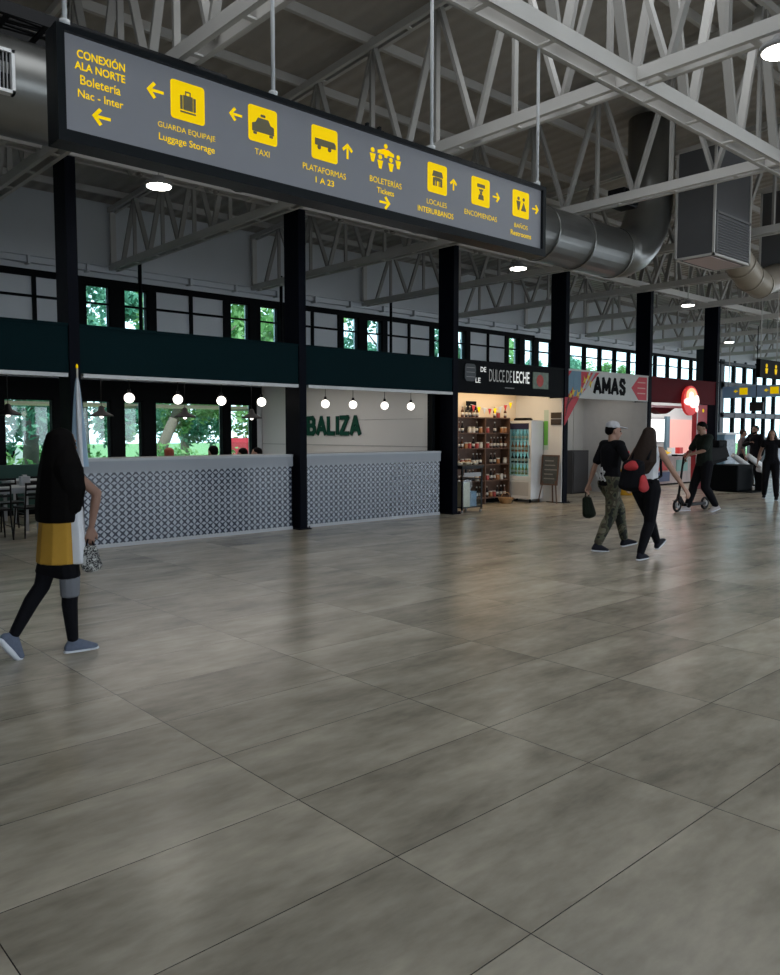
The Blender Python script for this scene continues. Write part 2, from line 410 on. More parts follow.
for a0, a1 in WX[:7]:
    w = bpy.data.objects.new('window_%d' % wn_, None); C.objects.link(w); w.location = ((a0+a1)/2, 17.1, 2.4); w['kind'] = 'structure'; wn_ += 1
    g = bm_new()
    for h0, h1 in ((0.25,2.3),(2.48,3.6),(3.9,4.72)):
        f = 0.04
        box(g, a0, a1, 17.06, 17.2, h0, h0+f); box(g, a0, a1, 17.06, 17.2, h1-f, h1); box(g, a0, a0+f, 17.06, 17.2, h0, h1); box(g, a1-f, a1, 17.06, 17.2, h0, h1)
    ob('window_frame', g, M_black, w)
    g = bm_new()
    for h0, h1 in ((0.25,2.3),(2.48,3.6),(3.9,4.72)): box(g, a0, a1, 17.2, 17.21, h0, h1)
    ob('pane', g, M_glass, w)
# dark cladding around the window bands
g = bm_new()
def clad(x0, x1, z0, z1): box(g, x0, x1, 17.05, 17.1, z0, z1)
clad(-8, 22.3, 4.76, 4.90); clad(-8, 36, 3.6, 3.75)
for n in range(-2, 5):
    o_ = 3.53*n; clad(6.62+o_, 6.80+o_, 3.75, 4.76); clad(7.35+o_, 7.65+o_, 3.75, 4.76); clad(8.22+o_, 8.42+o_, 3.75, 4.76)
    clad(9.25+o_, 9.33+o_, 3.75, 4.76); clad(8.42+o_, 10.15+o_, 4.34, 4.39)
x = 22.2
while x < 36: clad(x+0.05, x+0.13, 3.75, 4.80); x += 1.02
clad(22.2, 36.2, 4.76, 4.84)
struct('trim_1', g, M_black)
g = bm_new()
def clad(x0, x1, z0, z1): box(g, x0, x1, 17.04, 17.1, z0, z1)
clad(1.8, 11.2, 2.30, 2.72)
for a0, a1 in zip([x1 for _, x1 in LOW], [x0 for x0, _ in LOW[1:]]): clad(a0, a1, 0.8, 2.3)
clad(10.95, 11.05, 0.8, 2.3)
struct('trim_2', g, M_black)
g = bm_new()
for x in [36.2]+[w_[1] for w_ in WX]: box(g, x-0.01, x+0.09 if x > 36.3 else x+0.35, 17.02, 17.1, 0, 4.95)
for z0, z1 in ((2.28,2.5),(3.58,3.92),(4.72,4.86)): box(g, 36.2, 50, 17.02, 17.1, z0, z1)
struct('trim_3', g, mat('blue_grey_frame', (0.02, 0.035, 0.05), 0.5))
g = bm_new(); box(g, -8, 36, 16.98, 17.1, 5.02, 5.14); box(g, -8, 36, 16.9, 17.1, 5.14, 5.17)
x = 5.6
while x < 36: box(g, x, x+0.05, 16.9, 17.1, 4.98, 5.14); x += 1.2
struct('trim_4', g, M_wall)

# mezzanine slab over the shops and the shop party walls
struct('ceiling_shops', box(bm_new(), -8, 22.3, 10.75, 17.04, 2.76, 2.98), mat('soffit', (0.35,0.35,0.36), 0.8))
g = bm_new(); box(g, 11.2, 11.34, 11.0, 17.03, 0, 2.76); struct('wall_bar_side', g, M_white)
g = bm_new(); box(g, 11.34, 14.94, 11.95, 12.05, 0, 2.76); struct('wall_sweet_shop_back', g, M_cream)
g = bm_new(); box(g, 14.94, 15.04, 11.01, 12.5, 0, 2.76); struct('wall_sweet_shop_side', g, M_white)
struct('trim_8', box(bm_new(), 14.93, 14.955, 10.63, 11.01, 0, 2.36), M_white)
g = bm_new(); box(g, 15.04, 18.62, 12.5, 12.6, 0, 2.76); box(g, 16.55, 16.58, 12.47, 12.5, 0, 2.3); box(g, 18.05, 18.08, 12.47, 12.5, 0, 2.76)
struct('wall_stall_back', g, mat('stall_wall', (0.40, 0.39, 0.37), 0.7, var=0.04))
g = bm_new(); box(g, 18.54, 18.66, 11.02, 12.6, 0, 2.76); box(g, 18.545, 18.57, 10.63, 11.02, 0, 2.36); struct('wall_stall_side', g, mat('stall_wall_side', (0.40,0.40,0.40), 0.7))
g = bm_new(); box(g, 18.66, 26.6, 12.95, 13.05, 0, 2.76); struct('wall_red_shop_back', g, M_white)
# overhead roller strip under the fascia
g = bm_new()
for x0, x1 in ((-6, COLX[0]-0.1), (COLX[0]+0.1, COLX[1]-0.1), (COLX[1]+0.1, COLX[2]-0.1)): box(g, x0, x1, 10.58, 10.68, 2.32, 2.37)
struct('trim_5', g, M_rail)
# kick strips
g = bm_new(); box(g, 11.4, 14.8, 11.92, 11.95, 0, 0.08); box(g, 14.93, 18.45, 12.46, 12.5, 0, 0.08); struct('baseboard_shops', g, M_black)

# ================================================================== STEEL: columns, fascia, trusses
ordn = ['first', 'second', 'third', 'fourth', 'fifth', 'sixth']
where = ['behind the flag and long-haired woman', 'between the two tiled bar counters', 'between the bar and the sweet shop', 'between the sweet shop and the white stall', 'between the white stall and the red shop', 'at the far end of the red shop']
def make_column(x):
    t = thing('steel_column', None, 'column', (x, 10.8, 0))
    g = bm_new(); box(g, x-0.07, x+0.07, 10.60, 10.625, 0.02, 5.16); box(g, x-0.07, x+0.07, 10.975, 11.0, 0.02, 5.16); box(g, x-0.012, x+0.012, 10.625, 10.975, 0.02, 5.16)
    ob('shaft', g, M_col, t)
    ob('side_plate', box(bm_new(), x-0.068, x-0.055, 10.625, 10.975, 0.02, 5.15), M_col, t)
    g = bm_new(); box(g, x-0.12, x+0.12, 10.55, 11.03, 0, 0.02)
    for sx in (-0.095, 0.095):
        for sy in (10.58, 11.0): cone(g, (x+sx, sy, 0.02), (x+sx, sy, 0.05), 0.012, 0.012, 6)
    ob('base_plate', g, M_col, t)
    return t
col0 = make_column(COLX[0]); col0['label'] = 'black steel column ' + where[0]
for i in range(1, 6):
    dup(col0, (COLX[i], 10.8, 0), 0, 'black steel column ' + where[i], None)

def fascia(x0, x1, m, name, label, cat, y=10.62):
    t = thing(name, label, cat, ((x0+x1)/2, y, 2.37))
    ob('face_panel', box(bm_new(), x0, x1, y, y+0.1, 2.37, 2.99), m, t)
    g = bm_new(); box(g, x0, x1, y-0.015, y+0.12, 2.99, 3.02)
    ob('top_flashing', g, m, t)
    return t
fascia(-7.5, COLX[0]-0.075, M_teal, 'fascia_beam', 'dark teal fascia beam left of the first black column', 'beam')
fascia(COLX[0]+0.075, COLX[1]-0.075, M_teal, 'fascia_beam', 'dark teal fascia beam above the longer tiled counter', 'beam')
fascia(COLX[1]+0.075, COLX[2]-0.075, M_teal, 'fascia_beam', 'dark teal fascia beam above the counter with green wall letters', 'beam')
for i, x in enumerate(COLX[1:4] + [COLX[0]]):
    w_ = ['second', 'third', 'fourth', 'first'][i]
    o = ob('standpipe', cone(bm_new(), (x-0.03, 16.4, 2.98), (x-0.03, 16.4, 5.4), 0.04, 0.04, 10), M_black)
    setorigin(o, (x-0.03, 16.4, 2.98)); tag(o, 'thin dark upright pipe on the upper floor behind the %s black column' % w_, 'pipe')

def chord(bm, a, b, z, sep=0.20, h=0.13, along='y', c=0.0, batten=0.9):
    """ladder chord: two channels with battens; runs a..b along y (at x=c) or along x (at y=c); z = underside (callable or number)"""
    zf = z if callable(z) else (lambda q: z)
    for s in (-1, 1):
        if along == 'y':
            bar(bm, (c+s*sep/2, a, zf(a)+h/2), (c+s*sep/2, b, zf(b)+h/2), 0.018, h)
            bar(bm, (c+s*(sep/2-0.025), a, zf(a)+0.006), (c+s*(sep/2-0.025), b, zf(b)+0.006), 0.05, 0.012)
        else:
            bar(bm, (a, c+s*sep/2, zf(a)+h/2), (b, c+s*sep/2, zf(b)+h/2), 0.018, h)
            bar(bm, (a, c+s*(sep/2-0.025), zf(a)+0.006), (b, c+s*(sep/2-0.025), zf(b)+0.006), 0.05, 0.012)
    q = a+0.45
    while q < b:
        if along == 'y': box(bm, c-sep/2, c+sep/2, q-0.03, q+0.03, zf(q)+0.002, zf(q)+0.02)
        else: box(bm, q-0.03, q+0.03, c-sep/2, c+sep/2, zf(q)+0.002, zf(q)+0.02)
        q += batten
    return bm
TXS = [3.83+3.575*i for i in range(-2, 12)]
def upz(y): return roofz(y)-0.22
def make_truss(x):
    t = thing('cross_truss', None, 'roof truss', (x, 4.0, 5.07))
    ob('lower_chord', chord(bm_new(), -8.9, 17.02, 5.07, c=x), M_steel, t)
    ob('upper_chord', chord(bm_new(), -8.9, 17.02, upz, c=x, sep=0.16, h=0.1, batten=1.8), M_steel, t)
    y = -8.3; k = 0
    while y < 16.9:
        y1 = y+0.62
        if y1 > 17: break
        z0, z1 = 5.15, upz(y)+0.05
        a, b = ((x, y, z0), (x, y1, z1)) if k % 2 == 0 else ((x, y, upz(y)+0.05), (x, y1, z0))
        ob('web_brace', bar(bm_new(), a, b, 0.09, 0.045), M_web, t)
        if k % 2 == 0: ob('web_post', bar(bm_new(), (x, y1+0.03, z0), (x, y1+0.03, z1), 0.07, 0.04, (0, 1, 0)), M_web, t)
        y = y1; k += 1
    ob('end_post', bar(bm_new(), (x, 16.98, 5.1), (x, 16.98, upz(16.98)), 0.12, 0.06), M_steel, t)
    return t
tr0 = make_truss(TXS[0])
nm = ['running over the near left end of the hall', 'next left of the first black column', 'over the first black column', 'over the second black column', 'over the third black column', 'over the fourth black column', 'over the fifth black column', 'over the sixth black column'] + ['%s beyond the last black column' % w_ for w_ in ('first', 'second', 'third', 'fourth', 'fifth', 'sixth')]
tr0['label'] = 'pale steel lattice roof truss ' + nm[0]
for i, x in enumerate(TXS[1:]): dup(tr0, (x, 4.0, 5.07), 0, 'pale steel lattice roof truss ' + nm[i+1])
def make_long(y, label, zb=5.05):
    t = thing('long_truss', label, 'roof truss', (0, y, 5.07))
    ob('lower_chord', chord(bm_new(), -7.95, 46, zb, c=y, along='x', h=0.15, sep=0.24), M_steel, t)
    zu = roofz(y)-0.36
    ob('upper_chord', chord(bm_new(), -7.95, 46, zu, c=y, along='x', sep=0.16, h=0.1, batten=1.8), M_steel, t)
    for j in range(14):
        xa = TXS[0]+3.575*j
        if xa > 42: break
        for q in range(3):
            x0 = xa+q*3.575/3; xm = x0+3.575/6; x1 = x0+3.575/3
            ob('web_brace', bar(bm_new(), (x0+0.06, y, 5.15), (xm-0.04, y, zu+0.05), 0.05, 0.10, (0,1,0)), M_web, t)
            ob('web_brace', bar(bm_new(), (xm+0.04, y, zu+0.05), (x1-0.06, y, 5.15), 0.05, 0.10, (0,1,0)), M_web, t)
    return t
make_long(4.5, 'pale lengthwise lattice truss above the hanging direction sign')
make_long(10.72, 'pale lengthwise lattice truss along the tops of the black columns', 5.17)
make_long(-1.7, 'pale lengthwise lattice truss nearest the camera side of the hall')
for k, y in enumerate([-7+1.55*i for i in range(16)]):
    o = ob('purlin', box(bm_new(), -8, 62, y-0.03, y+0.03, roofz(y)-0.13, roofz(y)-0.005), M_steel)
    setorigin(o, (0, y, roofz(y)-0.13)); tag(o, 'long roof purlin carrying the dark ceiling sheets', 'purlin', 'purlins under the ceiling')

# ================================================================== HANGING SIGN
SY = 4.60
S = thing('hanging_sign', 'long grey hanging direction sign with yellow pictograms and Spanish lettering', 'sign', (3.9, SY, 3.22))
X0, X1, Z0, Z1 = 1.70, 6.12, 3.215, 3.845
g = bm_new()
box(g, X0, X1, SY+0.005, SY+0.14, Z0, Z1)
ob('housing', g, M_signf, S, bev=0.006)
g = bm_new()
box(g, X0, X1, SY-0.03, SY+0.01, Z1-0.035, Z1); box(g, X0, X1, SY-0.03, SY+0.01, Z0, Z0+0.065)
box(g, X0, X0+0.045, SY-0.03, SY+0.01, Z0+0.065, Z1-0.035); box(g, X1-0.045, X1, SY-0.03, SY+0.01, Z0+0.065, Z1-0.035)
ob('frame', g, M_signf, S)
ob('face_panel', box(bm_new(), X0+0.045, X1-0.045, SY-0.004, SY+0.004, Z0+0.065, Z1-0.035), M_signp, S)
PL = on_y(SY-0.004)
def T(s, x0, x1, z, h, bold=0.022): lettering(s, (x0+x1)/2, z, x1-x0, h, PL, M_yel, S, bold)
T('CONEXIÓN', 1.82, 2.10, 3.722, 0.058); T('ALA NORTE', 1.805, 2.10, 3.652, 0.045); T('Boletería', 1.835, 2.07, 3.578, 0.052, 0.01); T('Nac - Inter', 1.82, 2.085, 3.502, 0.045, 0.01)
T('GUARDA EQUIPAJE', 2.30, 2.69, 3.45, 0.042, 0.0); T('Luggage Storage', 2.305, 2.685, 3.378, 0.055, 0.01)
T('TAXI', 2.985, 3.10, 3.453, 0.038, 0.0)
T('PLATAFORMAS', 3.375, 3.76, 3.446, 0.042, 0.0); T('1 A 23', 3.485, 3.65, 3.373, 0.042, 0.015)
T('BOLETERÍAS', 3.99, 4.315, 3.494, 0.054, 0.0); T('Tickets', 4.06, 4.235, 3.418, 0.042, 0.01)
T('LOCALES', 4.59, 4.82, 3.438, 0.04, 0.0); T('INTERURBANOS', 4.49, 4.90, 3.365, 0.044, 0.01)
T('ENCOMIENDAS', 5.035, 5.45, 3.438, 0.042, 0.0)
T('BAÑOS', 5.69, 5.88, 3.443, 0.046, 0.0); T('Restrooms', 5.64, 5.93, 3.369, 0.044, 0.01)
def arrow(x, z, ang, s=0.052):
    ca, sa = math.cos(ang), math.sin(ang)
    pts = [(-1, -0.16), (0.45, -0.16), (-0.05, -0.72), (0.28, -0.95), (1.1, 0), (0.28, 0.95), (-0.05, 0.72), (0.45, 0.16), (-1, 0.16)]
    g = bm_new(); poly(g, [(x+s*(p*ca-q*sa), z+s*(p*sa+q*ca)) for p, q in pts], 0.004, PL); ob('arrow', g, M_yel, S)
arrow(1.955, 3.40, PI); arrow(2.29, 3.642, PI); arrow(2.845, 3.648, PI, 0.046); arrow(3.777, 3.63, PI/2); arrow(4.14, 3.337, 0)
arrow(4.90, 3.623, PI/2, 0.044); arrow(5.44, 3.628, 0, 0.044); arrow(5.99, 3.627, 0, 0.044)
PG = on_y(SY-0.0085)
def icon(x0, polys, w=0.23):
    x1 = x0+w; z0, z1 = 3.516, 3.746
    p = ob('pictogram_panel', poly(bm_new(), rrect(x0, x1, z0, z1, 0.02), 0.0045, PL), M_yel, S)
    g = bm_new()
    for pts in polys: poly(g, [(x0+w*u, z0+0.23*v) for u, v in pts], 0.003, PG)
    ob('pictogram', g, M_glyph, p)
    return p
def R(a, b, c, d): return [(a, c), (b, c), (b, d), (a, d)]
icon(2.387, [R(.36,.64,.28,.66), R(.27,.34,.28,.64), R(.66,.73,.28,.64), R(.42,.45,.66,.75), R(.55,.58,.66,.75), R(.42,.58,.74,.77), R(.27,.73,.2,.24)])
icon(2.938, [[(.12,.28),(.88,.28),(.88,.5),(.76,.54),(.68,.68),(.32,.68),(.24,.54),(.12,.5)], R(.42,.58,.72,.79), R(.16,.28,.2,.27), R(.72,.84,.2,.27)], 0.225)
icon(3.453, [R(.12,.86,.42,.62), [(.86,.42),(.92,.42),(.92,.55),(.86,.62)], circ(.28,.37,.07,n=10), circ(.68,.37,.07,n=10)])
# people group without a panel
g = bm_new()
for x, z, s in ((4.152,3.755,1.0),(4.02,3.70,1.0),(4.28,3.70,1.0),(4.095,3.665,1.0),(4.205,3.665,1.0)):
    poly(g, circ(x, z, 0.018, n=12), 0.004, PL)
    poly(g, [(x-0.028, z-0.025), (x+0.028, z-0.025), (x+0.012, z-0.085), (x-0.012, z-0.085)], 0.004, PL)
poly(g, [(4.07,3.69),(4.235,3.69),(4.235,3.712),(4.18,3.73),(4.125,3.73),(4.07,3.712)], 0.004, PL)
ob('pictogram', g, M_yel, S)
icon(4.60, [[(.22,.56),(.78,.56),(.72,.75),(.28,.75)], R(.26,.36,.24,.52), R(.64,.74,.24,.52), R(.36,.64,.42,.54), R(.4,.46,.24,.42), R(.56,.6,.24,.42)], 0.22)
icon(5.121, [R(.3,.72,.66,.78), [(.38,.6),(.64,.6),(.58,.52),(.44,.52)], circ(.51,.46,.06,n=10), [(.36,.22),(.66,.22),(.63,.4),(.39,.4)]])
icon(5.664, [circ(.34,.70,.07,n=10), circ(.66,.70,.07,n=10), [(.22,.6),(.46,.6),(.38,.26),(.30,.26)], [(.66,.6),(.82,.26),(.5,.26)]])
for x in (1.76, 3.14, 4.65, 6.02):
    g = cone(bm_new(), (x, SY, Z1), (x, SY, 5.06), 0.014, 0.014, 8); cone(g, (x, SY, Z1), (x, SY, Z1+0.03), 0.03, 0.03, 8)
    ob('hanger_rod', g, M_rail, S)
g = bm_new(); box(g, 3.98, 4.16, SY+0.02, SY+0.1, Z1, Z1+0.03); box(g, 4.0, 4.02, SY+0.03, SY+0.06, Z1+0.03, Z1+0.06); box(g, 4.12, 4.14, SY+0.03, SY+0.06, Z1+0.03, Z1+0.06)
ob('top_bracket', g, M_signf, S)

# ================================================================== DUCTS
D = thing('air_duct', 'long round galvanised air duct behind the hanging sign', 'duct', (5, 7.3, 4.5))
R0 = 0.39
def sweep(bm, pts, r, n=28):
    rings = []
    for i, p in enumerate(pts):
        t = (V(pts[min(i+1, len(pts)-1)])-V(pts[max(i-1, 0)])).normalized()
        s = V((0,1,0)); u = t.cross(s).normalized()
        rings.append([bm.verts.new(V(p)+(s*math.cos(2*PI*k/n)+u*math.sin(2*PI*k/n))*r) for k in range(n)])
    for a, b in zip(rings, rings[1:]):
        for k in range(n):
            j = (k+1) % n; bm.faces.new((a[k], a[j], b[j], b[k])).smooth = True
    bm.faces.new(rings[0]); bm.faces.new(rings[-1][::-1])
    return bm
ob('duct_run', sweep(bm_new(), [(-7.9, 7.3, 4.5), (11.55, 7.3, 4.5)], R0), M_galv, D)
pts = [(11.55, 7.3, 4.5)]
for k in range(1, 7):
    a = math.radians(15*k); pts.append((11.55+1.15*math.sin(a), 7.3, 4.5+1.15*(1-math.cos(a))))
pts.append((12.7, 7.3, 6.9))
g = bm_new()
for a, b in zip(pts, pts[1:]):
    pass
ob('duct_elbow', sweep(bm_new(), pts, R0-0.004), M_galv, D)
for x in [-5.6, -3.2, -0.6, 1.96, 4.6, 7.2, 9.6, 10.5, 11.55]:
    ob('seam_ring', cone(bm_new(), (x-0.018, 7.3, 4.5), (x+0.018, 7.3, 4.5), R0+0.012, R0+0.012, 28), M_galv, D)
vt = thing('duct_vent', None, None) ; bpy.data.objects.remove(vt)
def vent(xc):
    zc, yc = 4.47, 7.3-R0-0.005
    g = bm_new(); w, h = 0.13, 0.17
    box(g, xc-w, xc+w, yc-0.02, yc+0.06, zc+h-0.025, zc+h); box(g, xc-w, xc+w, yc-0.02, yc+0.06, zc-h, zc-h+0.025); box(g, xc-w, xc-w+0.025, yc-0.02, yc+0.06, zc-h, zc+h); box(g, xc+w-0.025, xc+w, yc-0.02, yc+0.06, zc-h, zc+h)
    v = ob('vent_grille', g, M_wp, D)
    g = bm_new(); box(g, xc-w+0.02, xc+w-0.02, yc+0.01, yc+0.02, zc-h+0.02, zc+h-0.02); ob('grille_back', g, M_black, v)
    g = bm_new()
    for k in range(8): box(g, xc-w+0.035+k*0.027, xc-w+0.042+k*0.027, yc-0.012, yc+0.01, zc-h+0.02, zc+h-0.02)
    ob('grille_slats', g, M_lampb, v)
vent(2.1)
# cable tray above the duct
t = thing('cable_tray', 'dark cable tray running above the round duct', 'cable tray', (0, 7.15, 5.0))
g = bm_new(); box(g, -7.8, 4.2, 6.93, 6.95, 4.93, 5.03); box(g, -7.8, 4.2, 7.37, 7.39, 4.93, 5.03)
x = -7.7
while x < 4.1: box(g, x, x+0.04, 6.95, 7.37, 4.94, 4.96); x += 0.3
ob('tray', g, M_blackp, t)
g = bm_new()
for k in range(6):
    y = 7.0+k*0.06; pts = [(-7.8+0.7*i, y+0.02*math.sin(i*1.7+k), 4.985+0.015*math.sin(i*2.3+k*2)) for i in range(17)]
    tube(g, pts, 0.014, 6)
ob('cables', g, M_blackp, t)
# plenum boxes
def plenum(x0, x1, y0, y1, z0, z1, label):
    t = thing('air_handling_box', label, 'air box', ((x0+x1)/2, (y0+y1)/2, z0))
    ob('casing', box(bm_new(), x0+0.02, x1-0.02, y0+0.02, y1-0.02, z0, z1), mat('casing_sheet', (0.085, 0.085, 0.09), 0.6), t)
    g = bm_new(); e = 0.035
    for x in (x0, x1-e):
        for y in (y0, y1-e): box(g, x, x+e, y, y+e, z0-0.01, z1)
    for z in (z0-0.01, z1-e):
        box(g, x0, x1, y0, y0+e, z, z+e); box(g, x0, x1, y1-e, y1, z, z+e); box(g, x0, x0+e, y0, y1, z, z+e); box(g, x1-e, x1, y0, y1, z, z+e)
    ob('edge_frame', g, M_steel, t)
    g = bm_new(); zt = z0+(z1-z0)*0.4
    box(g, x0+0.06, x1-0.02, y0-0.01, y0+0.03, zt-e, zt); box(g, x0+0.06, x0+0.06+e, y0-0.01, y0+0.03, z0+0.03, zt); 
    for k in range(14):
        z = z0+0.05+k*(zt-z0-0.1)/14; box(g, x0+0.09, x1-0.05, y0-0.004, y0+0.03, z, z+0.012)
    ob('louvre', g, mat('louvre_paint', (0.14, 0.14, 0.14), 0.6), t)
    ob('underside_panel', box(bm_new(), x0+0.1, x1-0.1, y0+0.1, y1-0.1, z0-0.012, z0), mat('underside_paint', (0.45, 0.36, 0.35), 0.5), t)
    return t
plenum(12.60, 13.93, 6.1, 6.78, 4.45, 6.2, 'dark framed air handling box hanging right of the duct elbow')
plenum(15.86, 17.1, 6.1, 6.78, 4.45, 6.2, 'dark framed air handling box cut off by the right edge of the photo')
D2 = thing('air_duct', 'dull flexible duct bending down from the first air handling box', 'duct', (14.2, 6.45, 4.4))
pts = [(13.5, 6.45, 4.82), (14.02, 6.45, 4.74), (14.37, 6.45, 4.56), (14.72, 6.45, 4.40), (15.16, 6.45, 4.33), (15.9, 6.45, 4.56)]
ob('duct_run', sweep(bm_new(), pts, 0.25, 20), M_galv2, D2)
for p, q in zip(pts[1:-1], pts[2:]):
    d_ = (V(q)-V(p)).normalized()*0.02
    ob('seam_ring', cone(bm_new(), V(p)-d_, V(p)+d_, 0.262, 0.262, 20), M_galv2, D2)
# loudspeaker on the truss right of the sign
t = thing('loudspeaker', 'small black loudspeaker hanging above the round duct elbow', 'speaker', (11.35, 7.0, 5.3))
ob('cabinet', box(bm_new(), 11.15, 11.55, 6.85, 7.15, 5.12, 5.38), M_blackp, t, bev=0.02)
ob('grille', box(bm_new(), 11.18, 11.52, 6.83, 6.85, 5.15, 5.35), M_black, t)

# ================================================================== HALL LAMPS
def high_bay(x, y, z, label, top):
    t = thing('high_bay_lamp', label, 'lamp', (x, y, z))
    g = bm_new(); lathe(g, [(0.17, 0), (0.185, 0.02), (0.18, 0.05), (0.10, 0.08), (0.07, 0.13), (0.03, 0.14)], (x, y, z), 24); ob('housing', g, M_lampb, t)
    g = bm_new(); lathe(g, [(0.155, -0.012), (0.16, 0.0)], (x, y, z), 24); ob('diffuser', g, M_led, t)
    ob('suspension_rod', cone(bm_new(), (x, y, z+0.13), (x, y, top), 0.012, 0.012, 8), M_steel, t)
    li = bpy.data.lights.new('high_bay_light', 'SPOT'); li.energy = 45; li.spot_size = 2.4; li.spot_blend = 0.8; li.color = (1, 0.95, 0.86); li.shadow_soft_size = 0.15
    lo = bpy.data.objects.new('high_bay_light', li); C.objects.link(lo); lo.location = (0, 0, -0.03); lo.parent = t
high_bay(5.08, 10.15, 4.88, 'round bright ceiling lamp below the left part of the hanging sign', 6.75)
high_bay(12.9, 10.3, 4.88, 'round bright ceiling lamp below the right end of the hanging sign', 6.75)
high_bay(20.1, 10.4, 4.92, 'round bright ceiling lamp hanging left of the sixth black column', 6.75)
high_bay(7.35, 3.0, 4.90, 'round bright ceiling lamp at the upper right edge of the photo', 7.1)
high_bay(29.5, 13.6, 4.93, 'small distant ceiling lamp above the far blue sign', 6.6)

# ================================================================== BAR COUNTERS
def counter(x0, x1, label):
    t = thing('bar_counter', label, 'counter', ((x0+x1)/2, 10.95, 0))
    ob('tiled_front', box(bm_new(), x0, x1, 10.76, 10.86, 0.05, 1.04), M_ct, t)
    ob('plinth', box(bm_new(), x0, x1, 10.74, 10.86, 0, 0.05), M_base, t)
    ob('front_band', box(bm_new(), x0, x1, 10.72, 10.90, 1.04, 1.20), M_stone, t)
    ob('countertop', box(bm_new(), x0, x1, 10.71, 11.30, 1.20, 1.235), mat('counter_top_light', (0.34,0.36,0.39), 0.3), t)
    ob('body', box(bm_new(), x0, x1, 10.86, 11.2, 0, 1.2), M_black, t)
counter(COLX[0]+0.125, COLX[1]-0.125, 'long bar counter with navy and white tiles beside the long-haired woman')
counter(COLX[1]+0.125, 11.12, 'bar counter with navy and white tiles below the green wall letters')
# pendants
def globe(x):
    t = thing('globe_pendant', None, 'pendant lamp', (x, 11.3, 2.10))
    ob('shade', ball(bm_new(), (x, 11.3, 2.10), 0.074, 3), M_globe, t)
    ob('cap', cone(bm_new(), (x, 11.3, 2.18), (x, 11.3, 2.23), 0.03, 0.02, 12), M_blackp, t)
    ob('cord', cone(bm_new(), (x, 11.3, 2.22), (x, 11.3, 2.76), 0.005, 0.005, 6), M_blackp, t)
    return t
GX = [5.12, 5.90, 6.66, 7.42, 8.76, 9.40, 10.18, 10.87]
gn = ['leftmost white globe pendant over the longer tiled counter', 'second white globe pendant over the longer tiled counter', 'third white globe pendant over the longer tiled counter', 'rightmost white globe pendant over the longer tiled counter',
      'leftmost white globe pendant before the green wall letters', 'white globe pendant hanging over the last green wall letters', 'third white globe pendant before the letters wall', 'rightmost white globe pendant beside the third column']
g0 = globe(GX[0]); g0['label'] = gn[0]; g0['group'] = 'globe pendants over the bar'
for x, n_ in zip(GX[1:], gn[1:]): dup(g0, (x, 11.3, 2.10), 0, n_)
def cone_lamp(x):
    t = thing('cone_pendant', None, 'pendant lamp', (x, 14, 1.88))
    ob('shade', lathe(bm_new(), [(0.21, 0), (0.20, 0.02), (0.06, 0.10), (0.045, 0.17), (0.02, 0.19)], (x, 14, 1.88), 24), M_blackp, t)
    ob('bulb', ball(bm_new(), (x, 14, 1.88), 0.035), M_globe, t)
    ob('cord', cone(bm_new(), (x, 14, 2.06), (x, 14, 2.76), 0.005, 0.005, 6), M_blackp, t)
    return t
cn = ['black cone pendant lamp at the left edge above the tables', 'black cone pendant lamp right of the furled flag', 'black cone pendant lamp in front of the widest window', 'black cone pendant lamp in front of the narrow last window']
c0 = cone_lamp(4.25); c0['label'] = cn[0]; c0['group'] = 'cone pendants in the bar'
for x, n_ in zip([5.82, 7.45, 8.95], cn[1:]): dup(c0, (x, 14, 1.88), 0, n_)
# BALIZA letters on the side wall
BL = thing('wall_lettering', 'dark green wall letters spelling BALIZA on the white bar wall', 'letters', (11.19, 14.1, 1.75))
PX = lambda x, y, d: V((11.185-d, -x, y))
yy = 15.12
for ch, w_ in zip('BALIZA', (0.36, 0.40, 0.32, 0.13, 0.36, 0.40)):
    block_letter(ch, -yy, w_-0.02, 1.52, 0.45, 0.10, PX, M_green, BL, depth=0.02); yy -= w_
# wall grooves on that wall: thin trim lines
g = bm_new(); box(g, 11.19, 11.2, 11.1, 17.0, 1.30, 1.315); box(g, 11.19, 11.2, 11.3, 13.5, 1.86, 1.868); struct('trim_6', g, mat('groove', (0.35,0.35,0.35), 0.8))
g = bm_new(); box(g, 11.15, 11.2, 11.0, 11.12, 0, 2.76); box(g, 11.12, 11.36, 10.96, 10.995, 1.24, 2.76); box(g, 11.2, 11.36, 10.96, 10.995, 0, 2.76); struct('trim_7', g, M_black)

